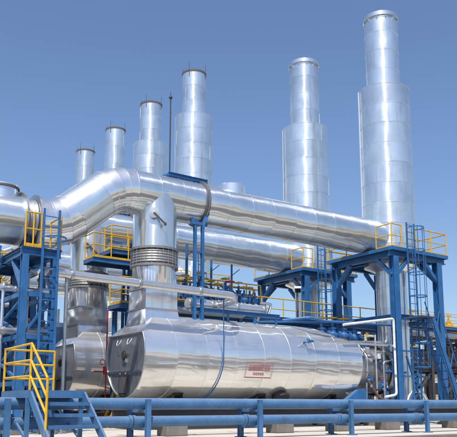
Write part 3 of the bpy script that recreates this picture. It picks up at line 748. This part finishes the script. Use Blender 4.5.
rail([C+up*h, A+up*(h+.02), E2]); rail([C+up*h*.66, A+up*h*.66, E_+up*.74]); rail([C+up*h*.32, A+up*h*.32, E_+up*.4])
rail([C+up*h, D+up*h]); rail([C+up*h*.66, D+up*h*.66]); rail([C+up*h*.32, D+up*h*.32])
for p, q in ((A, A+up*h), (C, C+up*h), (D, D+up*h), (E_-up*.1, E2)): MB().tube(p, q, .028, 8).build('rail_post', gy, t)

# ---- walkway between the first two boilers
def walkway(name, u0, u1, v0, v1, z, label, rails, gap=1.35, legs=True, mat=None):
    t = root(name, ((u0+u1)/2, (v0+v1)/2, 0), label, 'walkway'); mt = mat or M['blue']
    n = max(1, round((u1-u0)/1.5)); L = (u1-u0)/n
    for i in range(n): MB().box((u0+L*i+.01, v0+.05, z-.04), (u0+L*(i+1)-.01, v1-.05, z)).build('grating_panel', M['deck'], t)
    for v in (v0, v1): MB().ibeam((u0, v, z-.09), (u1, v, z-.09), .1, .2, .02).build('edge_beam', mt, t)
    for u in (u0+.03, u1-.03): MB().beam((u, v0+.05, z-.1), (u, v1-.05, z-.1), .06, .12).build('edge_beam', mt, t)
    if legs:
        m_ = max(1, round((u1-u0)/5))
        for i in range(m_ if legs == 'right' else 0, m_+1):
            u = u0+.3+(u1-u0-.6)*i/m_
            for v in (v0, v1): MB().ibeam((u, v, .02), (u, v, z-.2), .16, .16, .02, (0,1,0)).build('leg', mt, t)
    for pts in rails: guard_rail(t, pts, 1.08, gap)
    return t
zw = 4.86
walkway('service_walkway', 12.3, 29.5, 24.95, 26.1, zw, 'long blue walkway with yellow rails behind the front boiler drum',
    [[(12.34, 25.0, zw), (12.34, 26.06, zw), (29.46, 26.06, zw), (29.46, 25.0, zw)], [(12.34, 25.0, zw), (13.9, 25.0, zw)]])
walkway('inspection_platform', 11.85, 15.2, 26.8, 27.75, 7.0, 'small yellow-railed platform beside the second duct, seen under the duct bend',
    [[(11.89, 27.7, 7.0), (11.89, 26.84, 7.0), (15.16, 26.84, 7.0), (15.16, 27.7, 7.0)]], .75, 'right')
walkway('inspection_platform', 12.75, 14.4, 27.0, 27.8, 7.5, 'raised yellow-railed landing just above the small platform under the duct bend',
    [[(12.79, 27.7, 7.5), (12.79, 27.04, 7.5), (14.36, 27.04, 7.5), (14.36, 27.7, 7.5)]], .75, 'right')
walkway('valve_platform', 14.0, 18.6, 23.95, 24.85, 4.95, 'blue valve platform on top behind the front drum',
    [[(14.04, 24.0, 4.95), (18.56, 24.0, 4.95)]], .8, False)
walkway('service_walkway', 24.2, 40, 33.2, 34.4, 4.9, 'far blue walkway with yellow rails behind the second stack',
    [[(24.2, 34.36, 4.9), (40, 34.36, 4.9)], [(24.2, 33.24, 4.9), (40, 33.24, 4.9)]])

# ---- yellow access stair behind the left tower
for j, (u, v, z, lab) in enumerate(((8.0, 26.6, 4.6, 'steep yellow stair flight seen through the left tower'), (6.4, 31.5, 3.6, 'second yellow stair flight, farther back behind the left tower'))):
    t = root('access_stair', (u, v, 0), lab, 'stairs')
    a = Vector((u, v, z)); c = Vector((u+2.0, v, z+2.3)); d = c-a
    for dv in (0, .8):
        y = Vector((0, dv, 0)); MB().beam(a+y, c+y, .05, .2).build('stringer', M['blue'], t)
        MB().tube(a+y+up*.95, c+y+up*.95, .03, 8).build('handrail', gy, t); MB().tube(a+y+up*.5, c+y+up*.5, .025, 8).build('handrail', gy, t)
        for f in (.02, .35, .68, .98): MB().tube(a+y+d*f, a+y+d*f+up*.95, .028, 8).build('rail_post', gy, t)
    for i in range(9):
        p = a+d*(i+.5)/9; MB().box(p+Vector((-.13, .03, -.02)), p+Vector((.13, .77, .02))).build('tread', M['yellow'], t)
    for f in (0, 1):
        p = a.lerp(c, f)
        for dv in (0, .8): MB().beam((p.x, v+dv, 0), (p.x, v+dv, p.z-.1), .12, .12).build('post', M['blue'], t)

# ---- valves
def valve(p, s=1.0, label='', body=None, wheel=None, axis=(1,0,0), group='small valves'):
    p = Vector(p); t = root('valve', p, label, 'valve', group); X = Vector(axis).normalized(); bm_ = body or M['blue']; wm = wheel or M['yellow']
    MB().lathe([(.12*s, -.26*s), (.17*s, -.259*s), (.17*s, -.21*s), (.09*s, -.2*s), (.15*s, -.06*s), (.15*s, .06*s), (.09*s, .2*s), (.17*s, .21*s), (.17*s, .259*s), (.12*s, .26*s)], p, X, 18).build('body', bm_, t)
    MB().lathe([(.11*s, .08*s), (.11*s, .22*s), (.14*s, .221*s), (.14*s, .26*s), (.05*s, .27*s), (.05*s, .46*s)], p, (0,0,1), 14).build('bonnet', bm_, t)
    MB().tube(p+up*.44*s, p+up*.68*s, .018*s, 8).build('stem', M['steel'], t)
    w = MB().torus(p+up*.6*s, (0,0,1), .17*s, .02*s, 18, 6)
    for a in (0, 2.09, 4.19): w.beam(p+up*.6*s, p+up*.6*s+Vector((math.cos(a), math.sin(a), 0))*.17*s, .02*s, .02*s)
    w.build('hand_wheel', wm, t); return t
# header pipe lying over the front drum
pipe_run('header_pipe', [(14.0, 22.72, 4.72), (17.75, 22.72, 4.72)], .2, M['bright'], 'white insulated header pipe lying on top of the front drum', flanges=[(0, .02), (0, .3), (0, .62), (0, .98)])
pipe_run('header_pipe', [(13.7, 23.5, 4.55), (17.2, 23.5, 4.55)], .13, M['steel'], 'grey header pipe behind the white insulated one on the drum')
for i, (u, v, z, s, w) in enumerate(((14.5, 23.3, 5.2, 1.0, 'yellow'), (15.2, 23.4, 5.25, 1.1, 'yellow'), (15.85, 23.3, 5.2, .9, 'yellow'), (16.5, 23.4, 5.25, 1.1, 'red'), (17.2, 23.35, 5.2, .9, 'yellow'), (17.8, 23.4, 5.2, .8, 'yellow'))):
    valve((u, v, z), s, 'small blue valve with %s hand wheel above the drum, %s from the hood' % (w, ['first', 'second', 'third', 'fourth', 'fifth', 'sixth'][i]), None, M[w], group='valves above the front drum')
    tb = MB().tube((u, v, 4.5), (u, v, z-.1), .05, 8).build('valve_riser', M['bright'], None, (u, v, 4.5))
    tag(tb, 'short pipe riser under the %s valve from the hood' % ['first', 'second', 'third', 'fourth', 'fifth', 'sixth'][i], 'pipe', 'valve risers')
for i, (u, v) in enumerate(((13.75, 24.0), (14.1, 24.25))):
    t = root('gas_cylinder', (u, v, 5.0), 'slim upright blue cylinder right of the hood, ' + ['nearer of two', 'farther of two'][i], 'cylinder', 'blue cylinders')
    MB().lathe([(.13, 0), (.14, .02), (.14, .95), (.10, 1.1), (.04, 1.15), (.04, 1.22)], (u, v, 5.0), (0,0,1), 18).build('body', M['blue'], t)
    MB().lathe([(.05, 1.221), (.05, 1.32), (.02, 1.34)], (u, v, 5.0), (0,0,1), 12).build('cap', M['steel'], t)
for i, (u, v, z0, z1, r) in enumerate(((15.0, 24.4, 5.0, 7.5, .06), (16.3, 24.5, 5.0, 7.0, .05), (17.3, 24.4, 5.0, 6.9, .045), (15.7, 24.6, 5.0, 7.2, .03))):
    t = root('riser_pipe', (u, v, z0), ['stout blue riser pipe behind the trestle', 'blue riser pipe in the middle of the valve platform', 'short blue riser pipe near the right end of the valve platform', 'thin blue rod between the riser pipes'][i], 'pipe', 'riser pipes')
    MB().tube((u, v, z0), (u, v, z1), r, 10).build('pipe_body', M['blue'], t)
    MB().lathe([(r, -.04), (r+.06, -.038), (r+.06, .038), (r, .04)], (u, v, z0+.7), (0,0,1), 14, caps=False).build('flange', M['blue'], t)
    MB().beam((u, v, z1-.5), (u+.35, v-.1, z1-.2), .03, .03).build('vent_arm', M['dsteel'], t)

t = root('channel_beam', (15.8, 22.2, 4.42), 'blue channel beam lying along the top of the front drum', 'beam')
MB().ibeam((13.9, 22.25, 4.44), (18.2, 22.25, 4.44), .12, .16, .02).build('beam', M['blue'], t)
for u in (14.3, 15.6, 16.9, 18.0): MB().beam((u, 22.25, 4.36), (u, 22.25, 4.02), .08, .08).build('foot', M['blue'], t)
for i, (u, v, z, s_) in enumerate(((14.9, 24.35, 5.55, 1.0), (15.6, 24.3, 5.6, 1.2), (16.2, 24.35, 5.5, .9), (16.9, 24.3, 5.55, 1.1), (17.6, 24.3, 5.5, 1.0), (18.2, 24.3, 5.4, .9))):
    valve((u, v, z), s_, 'valve of the upper back row above the drum, %s from the hood' % ['first', 'second', 'third', 'fourth', 'fifth', 'sixth'][i], M['blue'], M['yellow'], group='upper back row of valves')
for i, (z, v, r, m_) in enumerate(((5.52, 24.3, .05, 'yellow'), (5.95, 24.6, .045, 'yellow'), (5.2, 23.65, .06, 'bright'), (5.05, 24.7, .09, 'bright'))):
    pipe_run('branch_line', [(14.2, v, z), (18.5+.2*i, v, z), (18.5+.2*i, v+.3, z-.5)], r, M[m_], ['yellow gas line through the upper valves', 'higher yellow gas line behind the upper valves', 'slim silver line behind the front valve row', 'silver line lowest at the back of the valve platform'][i], group='lines above the drum', flanges=[(0, .3), (0, .6)])
# ---- pipework at the rear of the front boiler
t = root('rear_saddle', (21.3, 21.5, 0), 'blue steel bracket propping the rear end of the front drum', 'support')
b = MB(); b.add([(20.6, 21.35, .62), (22.2, 21.35, .62), (22.2, 21.35, 1.55), (21.7, 21.35, 1.5), (20.6, 21.35, .80), (20.6, 21.6, .62), (22.2, 21.6, .62), (22.2, 21.6, 1.55), (21.7, 21.6, 1.5), (20.6, 21.6, .80)], [(0,1,2,3,4), (9,8,7,6,5), (0,5,6,1), (1,6,7,2), (2,7,8,3), (3,8,9,4), (4,9,5,0)])
b.build('bracket', M['blue'], t); MB().box((20.5, 21.2, .5), (24.4, 21.8, .618)).build('skid', M['navy'], t)
for u in (20.8, 22.5, 24.1): MB().box((u-.1, 21.4, 0), (u+.1, 21.6, .5)).build('foot', M['navy'], t)
pipe_run('thin_pipe', [(18.95, 21.05, 3.42), (23.6, 21.0, 3.42)], .05, M['bright'], 'thin silver pipe along the rear of the drum at rail height', flanges=[(0, .93)], fm=M['blue'])
t = root('pipe_end_valve', (18.75, 21.08, 3.38), 'small blue stub fitting where the thin silver pipe meets the drum', 'fitting')
MB().lathe([(.05, -.1), (.10, -.09), (.10, .0), (.06, .02), (.06, .2)], (18.75, 21.08, 3.40), (1,0,0), 14).build('body', M['blue'], t)
MB().tube((18.72, 21.4, 3.36), (18.72, 21.02, 3.40), .05, 10).build('stub', M['blue'], t)
pipe_run('loop_pipe', [(20.6, 21.0, 4.16), (23.62, 20.95, 4.62), (23.62, 20.95, 1.3), (22.9, 20.95, 1.2)], .055, M['white'], 'white pipe loop rising beside the near platform leg', flanges=[(1, .4), (1, .75)])
pipe_run('blue_line', [(18.4, 22.3, 4.32), (19.2, 21.5, 4.42), (19.9, 21.4, 4.30), (23.7, 21.2, 4.36)], .055, M['blue'], 'blue pipe line bending over the sloped rear of the drum')
pipe_run('blue_line', [(18.0, 23.6, 4.35), (24.0, 23.6, 4.75)], .05, M['blue'], 'upper straight blue line behind the drum rear')
for i, (u, v, z, w) in enumerate(((21.9, 23.75, 4.0, 'yellow'), (22.6, 23.75, 4.05, 'yellow'), (23.3, 23.75, 4.05, 'yellow'), (24.0, 23.75, 4.0, 'white'))):
    valve((u, v, z), 1.35, 'blue valve with %s wheel behind the drum rear, %s from left' % (w, ['first', 'second', 'third', 'fourth'][i]), M['blue'], M[w], group='valves behind the drum rear')
t = root('valve_rack', (23, 23.8, 0), 'dark blue rack carrying the valves behind the drum rear', 'rack')
for u in (21.4, 22.9, 24.4): MB().ibeam((u, 23.8, 0), (u, 23.8, 3.5), .16, .16, .02, (0,1,0)).build('post', M['navy'], t)
for z in (3.55, 2.6): MB().ibeam((21.3, 23.8, z), (24.5, 23.8, z), .14, .16, .02).build('beam', M['blue'], t)
for i, (a, c, r, m_, lab) in enumerate((
    ((23.3, 21.3, 2.3), (24.6, 21.2, 2.3), .05, 'blue', 'short blue lever pipe across the rear outlet'),
    ((23.45, 21.45, .6), (23.45, 21.45, 4.3), .06, 'steel', 'grey riser pipe in front of the rear outlet'),
    ((22.9, 21.4, .6), (22.9, 21.4, 3.9), .045, 'bright', 'slim silver riser right of the grey riser'),
    ((22.6, 21.3, .95), (24.6, 21.3, .95), .12, 'navy', 'dark blue pipe low beneath the drum rear'))):
    t = root('rear_pipe', a, lab, 'pipe', 'rear outlet pipework')
    MB().tube(a, c, r, 12).build('pipe_body', M[m_], t)
    d = (Vector(c)-Vector(a)).normalized()
    for f in (.2, .7): MB().lathe([(r, -.04), (r+.05, -.038), (r+.05, .038), (r, .04)], Vector(a).lerp(Vector(c), f), d, 14, caps=False).build('flange', M[m_], t)
for i in range(6):
    a_ = R(20+50*i); p = Vector((23.0+.12*i, 22.7-1.08*math.cos(a_)*.98-.02, 2.4+1.08*math.sin(a_)*.9)); q = Vector((24.0, 22.7-1.15*math.cos(a_), 2.4+1.15*math.sin(a_)))
    if p.y < 22.9:
        tb = MB().path([p, p.lerp(q, .33)+Vector((0, -.18, .1)), p.lerp(q, .66)+Vector((0, -.2, -.05)), q], .022, 6).build('cable', M['black'], None, p); tag(tb, 'thin dark cable looping over the rear outlet housing, %s' % ['uppermost', 'second', 'third', 'fourth', 'fifth', 'lowest'][i], 'cable', 'outlet cables')
for i, (u, z) in enumerate(((22.5, 3.2), (23.2, 3.0), (23.6, 1.75))):
    t = root('junction_box', (u, 21.5, z), 'small grey control box on the rear outlet housing, ' + ['left upper', 'right upper', 'lower'][i], 'box', 'control boxes')
    MB().box((u-.13, 21.5, z-.16), (u+.13, 21.7, z+.16)).build('case', M['steel'], t); MB().box((u-.10, 21.485, z-.13), (u+.10, 21.499, z+.13)).build('lid', M['white'], t)
for i, (pts_, r_, m_) in enumerate((
    ([(22.3, 21.5, .7), (22.3, 21.35, 2.9), (22.3, 21.9, 3.5)], .05, 'bright'),
    ([(22.6, 21.3, 1.5), (23.9, 21.25, 1.6), (23.9, 21.25, 3.1), (23.9, 21.9, 3.4)], .04, 'navy'),
    ([(23.15, 21.2, .7), (23.15, 21.2, 2.7), (24.3, 21.2, 2.9)], .045, 'steel'),
    ([(22.2, 22.3, 3.62), (24.5, 22.2, 3.7), (24.5, 22.2, 4.5)], .06, 'bright'),
    ([(22.05, 21.2, 2.0), (22.7, 21.15, 1.2), (23.7, 21.2, .9)], .05, 'rust'))):
    pipe_run('rear_small_pipe', pts_, r_, M[m_], 'small bent pipe on the drum rear: ' + ['silver upright nearest the drum', 'dark blue hooked line', 'grey elbow line', 'silver line over the housing', 'rusty sloping line'][i], group='small bent pipes at the drum rear', flanges=[(0, .4), (1, .5)])
for i, (u, z) in enumerate(((22.3, 1.9), (23.15, 1.7), (23.9, 2.5))):
    valve((u, 21.28, z), .6, 'tiny valve on the drum rear pipework, ' + ['left', 'middle', 'right'][i], M['blue'], M['red'] if i == 1 else M['blue'], (0,0,1) if False else (1,0,0), group='tiny rear valves')
t = root('burner_pump', (23.2, 21.2, 0), 'blue pump set on a skid beneath the drum rear', 'pump')
MB().box((22.3, 20.9, .0), (24.2, 21.7, .5)).build('plinth', M['conc'], t)
MB().lathe([(.1, -.45), (.22, -.44), (.24, 0), (.22, .3), (.1, .32)], (22.9, 21.3, .82), (1,0,0), 20).build('motor', M['blue'], t)
MB().lathe([(.1, .33), (.3, .34), (.3, .6), (.12, .62)], (22.9, 21.3, .82), (1,0,0), 20).build('casing', M['navy'], t)
MB().tube((23.4, 21.3, 1.0), (23.4, 21.3, 1.45), .09, 12).build('outlet', M['blue'], t)

# ---- steep stair and bracing right of the near leg
t = root('steep_stair', (25.7, 20.4, 0), 'steep blue stair between the legs of the right platform', 'stairs')
a, c = Vector((24.8, 20.35, 4.62)), Vector((26.75, 20.35, .05))
for dv in (0, -.62): MB().beam(a+Vector((0,dv,0)), c+Vector((0,dv,0)), .06, .2).build('stringer', M['blue'], t)
for i in range(13):
    p = a.lerp(c, (i+.5)/13); MB().box(p+Vector((-.12, -.59, -.02)), p+Vector((.12, -.03, .02))).build('tread', M['blue'], t)
for dv in (0, -.62):
    y = Vector((.25, dv, .8)); MB().tube(a+y, c+y, .028, 8).build('handrail', M['blue'], t)
    for f in (.1, .5, .9): MB().tube(a.lerp(c, f)+Vector((0,dv,0)), a.lerp(c, f)+y, .025, 8).build('rail_post', M['blue'], t)
MB().box((24.0, 19.7, 4.62), (25.0, 20.7, 4.68)).build('landing', M['deck'], t)
t = root('brace_frame', (24.6, 20.6, 0), 'blue diagonal braces at the foot of the caged ladder', 'frame')
for p, q in (((23.9, 20.72, .1), (25.1, 20.72, 3.0)), ((25.3, 20.72, .1), (24.1, 20.72, 3.0)), ((23.9, 20.72, 2.1), (25.6, 20.72, 2.1)), ((23.9, 20.72, 3.2), (25.6, 20.72, 3.2))):
    MB().beam(p, q, .07, .07).build('brace', M['blue'], t)
pts = [Vector((24.9+.75*math.cos(a), 20.9, .55+.95*math.sin(a))) for a in [R(0+180*i/14) for i in range(15)]]
tb = MB().path(pts, .09, 12).build('u_pipe', M['bright'], None, (24.9, 20.9, .5)); tag(tb, 'silver pipe arch on the ground behind the steep stair', 'pipe')

# ---- floodlight
t = root('flood_light', (21.6, 25.05, 4.86), 'white floodlight on a short yellow post by the walkway', 'lamp')
MB().tube((21.6, 25.05, 4.86), (21.6, 25.05, 6.15), .05, 10).build('pole', M['darkring'], t)
hd = MB().beam((21.46, 24.85, 6.36), (21.70, 25.12, 6.20), .32, .10).build('lamp_head', M['white'], t)
MB().beam((21.47, 24.86, 6.29), (21.68, 25.09, 6.15), .26, .012).build('lamp_glass', M['glass'], hd)

# ---- red fire line and yellow rungs by the second drum
t = root('fire_line', (11.95, 25.4, 0), 'thin red fire pipe with valve between the two drums', 'pipe')
MB().tube((11.95, 25.4, 0), (11.95, 25.4, 4.6), .028, 10).build('pipe_body', M['red'], t)
MB().tube((11.95, 25.4, 2.15), (11.4, 25.3, 2.15), .028, 10).build('branch', M['red'], t)
MB().lathe([(.05, -.16), (.12, -.15), (.12, .15), (.05, .16)], (11.95, 25.4, 2.2), (0,0,1), 14).build('valve_body', M['red'], t)
MB().torus((11.7, 25.2, 2.5), (0,-1,0), .10, .015, 16, 6).build('hand_wheel', M['red'], t)
t = root('step_ladder', (12.0, 25.0, 0), 'small yellow step ladder on the ground between the drums', 'ladder')
for dv in (0, .5): MB().beam((11.75, 24.7+dv, 0), (12.25, 24.7+dv, 1.5), .05, .07).build('rail', gy, t)
for i in range(5): f = (i+.5)/5; MB().box((11.75+.5*f-.06, 24.72, 1.5*f-.015), (11.75+.5*f+.06, 25.18, 1.5*f+.015)).build('rung', gy, t)

# ---- lightning rod
t = root('lightning_rod', (22.9, 39.6, 0), 'thin black lightning mast standing between two far stacks', 'mast')
MB().tube((22.9, 39.6, 0), (22.9, 39.6, 21.9), .06, 10, r2=.045).build('mast', M['dsteel'], t)
MB().lathe([(.05, 0), (.13, .04), (.13, .12), (.03, .2), (.015, .5)], (22.9, 39.6, 21.8), (0,0,1), 12).build('tip', M['dsteel'], t)

# ---- dense blue steelwork behind the left tower
def rack(name, u0, u1, v0, v1, zs, label, nx=3, mat=None, brace=True, pipes=()):
    t = root(name, ((u0+u1)/2, (v0+v1)/2, 0), label, 'pipe rack'); mt = mat or M['blue']
    us = [u0+(u1-u0)*i/(nx-1) for i in range(nx)]
    for u in us:
        for v in (v0, v1): MB().ibeam((u, v, 0), (u, v, zs[-1]), .22, .22, .025, (0,1,0)).build('column', mt, t)
        for z in zs: MB().ibeam((u, v0+.12, z-.14), (u, v1-.12, z-.14), .18, .2, .02).build('cross_beam', mt, t)
    for z in zs:
        for v in (v0, v1):
            for a, c in zip(us, us[1:]): MB().ibeam((a+.12, v, z-.15), (c-.12, v, z-.15), .16, .18, .02).build('long_beam', mt, t)
    if brace:
        for a, c in zip(us, us[1:]):
            for v in (v0, v1):
                MB().beam((a+.1, v, .2), (c-.1, v, zs[0]-.3), .09, .09).build('brace', mt, t)
                if len(zs) > 1: MB().beam((c-.1, v, zs[0]), (a+.1, v, zs[1]-.3), .09, .09).build('brace', mt, t)
    for (v, z, r, m_) in pipes: MB().tube((u0-.5, v, z), (u1+.5, v, z), r, 14).build('pipe', M[m_], t)
    return t
rack('pipe_rack', 3.2, 9.4, 30.6, 33.2, (3.0, 5.4), 'blue pipe rack with grey pipes, deep behind the left tower', 4, M['navy'], True, [(31.2, 3.2, .18, 'bright'), (31.9, 3.25, .22, 'steel'), (32.6, 3.15, .15, 'bright'), (31.5, 5.6, .2, 'steel')])
rack('pipe_rack', 2.6, 8.9, 25.4, 27.0, (2.4, 4.4), 'blue pipe rack between the first and second left towers', 4, None, True, [(25.8, 2.55, .12, 'bright'), (26.3, 2.6, .16, 'steel'), (26.6, 4.6, .14, 'bright')])
t = root('engine_enclosure', (4.5, 37.5, 0), 'dark blue engine enclosure with louvres, deep behind the left towers', 'enclosure')
MB().box((-2, 35, 0), (9.2, 40, 5.4)).build('wall', M['navy'], t)
for i in range(9):
    u = -1.4+1.2*i; p = MB().box((u-.5, 34.94, .5), (u+.5, 34.995, 4.9)).build('wall_panel', M['navy'], t)
    for j in range(8): MB().beam((u-.42, 34.90, 2.8+.24*j), (u+.42, 34.90, 2.8+.24*j), .05, .10, (0,-1,1)).build('louvre', M['dsteel'], p)
MB().box((-2.2, 34.8, 5.4), (9.4, 40.2, 5.6)).build('roof', M['dsteel'], t)
for i, (u, v, z, rr, hh) in enumerate(((8.7, 29.2, 0, .55, 2.6), (5.6, 29.4, 0, .5, 3.0), (13.0, 33.4, 0, .95, 4.6))):
    t = root('vertical_tank', (u, v, z), 'dark upright tank behind the left tower, ' + ['right one', 'left one', 'large one beyond the second drum'][i], 'tank', 'dark tanks')
    MB().lathe([(rr, 0), (rr, hh), (rr*.8, hh+.2), (rr*.3, hh+.3), (.01, hh+.31)], (u, v, z), (0,0,1), 28).build('shell', M['navy'], t)
    MB().tube((u, v, hh+.2), (u, v, hh+1.0), .08, 12).build('vent', M['steel'], t)
    MB().lathe([(rr, -.04), (rr+.05, -.03), (rr+.05, .03), (rr, .04)], (u, v, hh*.6), (0,0,1), 28, caps=False).build('hoop', M['dsteel'], t)
for i, (u, v, h_, r, m_) in enumerate(((6.6, 21.6, 4.6, .05, 'bright'), (7.5, 22.0, 5.2, .06, 'steel'), (8.35, 23.2, 5.4, .07, 'navy'), (8.7, 24.2, 5.6, .05, 'bright'), (7.9, 24.0, 4.0, .09, 'steel'), (6.2, 23.4, 5.0, .06, 'navy'))):
    pipe_run('drop_pipe', [(u, v, 0), (u, v, h_), (u+.5, v+.6, h_), (u+.5, v+1.6, h_)], r, M[m_], 'slim vertical pipe inside the left tower, %s' % ['leftmost silver', 'grey next to the near column', 'dark one behind the ladder', 'silver beside the tower', 'thick grey', 'dark leftmost'][i], group='slim pipes in the left tower', flanges=[(0, .3), (0, .62)])
for i, (p, q, lab) in enumerate((((6.2, 21.3, 3.1), (8.0, 21.3, 3.1), 'grey pipe crossing low behind the ladder'), ((5.8, 21.6, 4.45), (8.2, 21.6, 4.45), 'silver pipe crossing high behind the ladder'), ((5.8, 23.9, 3.7), (8.8, 23.9, 3.7), 'dark pipe crossing deeper inside the left tower'))):
    pipe_run('cross_pipe', [p, q], [.11, .09, .13][i], M[['steel', 'bright', 'navy'][i]], lab, group='cross pipes in the left tower', flanges=[(0, .2), (0, .5), (0, .8)])
rack('pipe_rack', 33.5, 47.5, 29.2, 31.8, (3.2, 5.2), 'dark steel pipe rack just behind the right platform', 6, M['dsteel'], True, [(29.7, 3.4, .2, 'dsteel'), (30.4, 3.4, .24, 'rust'), (31.2, 3.35, .16, 'steel'), (30.0, 5.4, .22, 'steel'), (30.9, 5.4, .2, 'navy')])
rack('pipe_rack', 6.3, 8.6, 24.6, 26.0, (1.9, 3.4, 5.0), 'tall narrow blue braced frame directly behind the front left tower', 3, None, True, [(24.9, 3.55, .1, 'steel'), (25.6, 5.15, .12, 'bright')])
# background rack at the right edge with yellow gas pipe
rack('pipe_rack', 46, 86, 40.5, 44.5, (5.2, 7.4), 'dark pipe rack in the background at the right edge', 7, M['dsteel'], False, [(41, 7.55, .3, 'yellow'), (42.2, 7.6, .35, 'yellow'), (43.6, 7.5, .25, 'steel'), (41.4, 5.5, .3, 'dsteel'), (42.8, 5.5, .35, 'dsteel')])
walkway('service_walkway', 40.5, 62, 36.0, 37.2, 7.1, 'far walkway with yellow rails at the right edge of the picture', [[(40.5, 37.16, 7.1), (62, 37.16, 7.1)], [(40.5, 36.04, 7.1), (62, 36.04, 7.1)]], 1.6)
for i, (u, v, z) in enumerate(((47, 39.6, 8.2), (52, 39.7, 8.2), (57, 39.6, 8.2))):
    valve((u, v, z-.35), 1.5, 'yellow gas valve on the far rack, %s from left' % ['first', 'second', 'third'][i], M['yellow'], M['yellow'], group='far yellow gas valves')
    tb = MB().beam((u, v, 0), (u, v, z-.2), .25, .25).build('valve_post', M['dsteel'], None, (u, v, 0)); tag(tb, 'dark post under the far yellow valve, %s from left' % ['first', 'second', 'third'][i], 'post', 'far valve posts')

# ---- distant buildings and hills
def building(name, u0, u1, v0, v1, h, label, roof, nwin=6):
    t = root(name, ((u0+u1)/2, (v0+v1)/2, 0), label, 'building')
    MB().box((u0, v0, 0), (u1, v1, h)).build('wall', M['wall'], t)
    b = MB(); m_ = (v0+v1)/2
    b.add([(u0-.4, v0-.4, h+.01), (u1+.4, v0-.4, h+.01), (u1+.4, v1+.4, h+.01), (u0-.4, v1+.4, h+.01), (u0-.4, m_, h+h*.28), (u1+.4, m_, h+h*.28)], [(0,1,5,4),(2,3,4,5),(0,4,3),(1,2,5),(3,2,1,0)])
    b.build('roof', roof, t)
    for i in range(nwin):
        f = v0+(v1-v0)*(i+.5)/nwin
        w = MB().box((u0-.06, f-.8, h*.38), (u0-.005, f+.8, h*.72)).build('window', M['white'], t); MB().box((u0-.08, f-.68, h*.40), (u0-.061, f+.68, h*.70)).build('pane', M['glass'], w)
        f = u0+(u1-u0)*(i+.5)/nwin
        w = MB().box((f-.8, v0-.06, h*.38), (f+.8, v0-.005, h*.72)).build('window', M['white'], t); MB().box((f-.68, v0-.08, h*.40), (f+.68, v0-.061, h*.70)).build('pane', M['glass'], w)
building('workshop', 92, 140, 66, 84, 6.2, 'low beige workshop with terracotta roof in the right background', M['pink'], 9)
building('workshop', 60, 95, -58, -46, 6, 'long unseen beige hall added behind the photographer for reflections', M['pink'], 9)  # out of view, added so the cladding has a horizon band to reflect
building('workshop', -50, 20, -46, -36, 7, 'unseen beige hall added behind the road to be mirrored in the drums', M['pink'], 12)  # added behind the camera only to put a band into the drum reflections
b = MB(); N = 60; vs_ = []; fs = []; rng = random.Random(5)
for i in range(N+1):
    a = -.9+3.4*i/N; hgt = 14+9*math.sin(i*.7)+7*math.sin(i*1.9+1)+rng.uniform(-2, 2); hgt = max(3, hgt)
    for rr, hh in ((900, -1), (980, hgt*.6), (1080, hgt), (1300, -1)): vs_.append((rr*math.cos(a), rr*math.sin(a), hh))
for i in range(N):
    for j in range(3): fs.append((4*i+j, 4*i+4+j, 4*i+5+j, 4*i+1+j))
b.add(vs_, fs, True); hl = b.build('hills', M['hill']); hl['kind'] = 'structure'
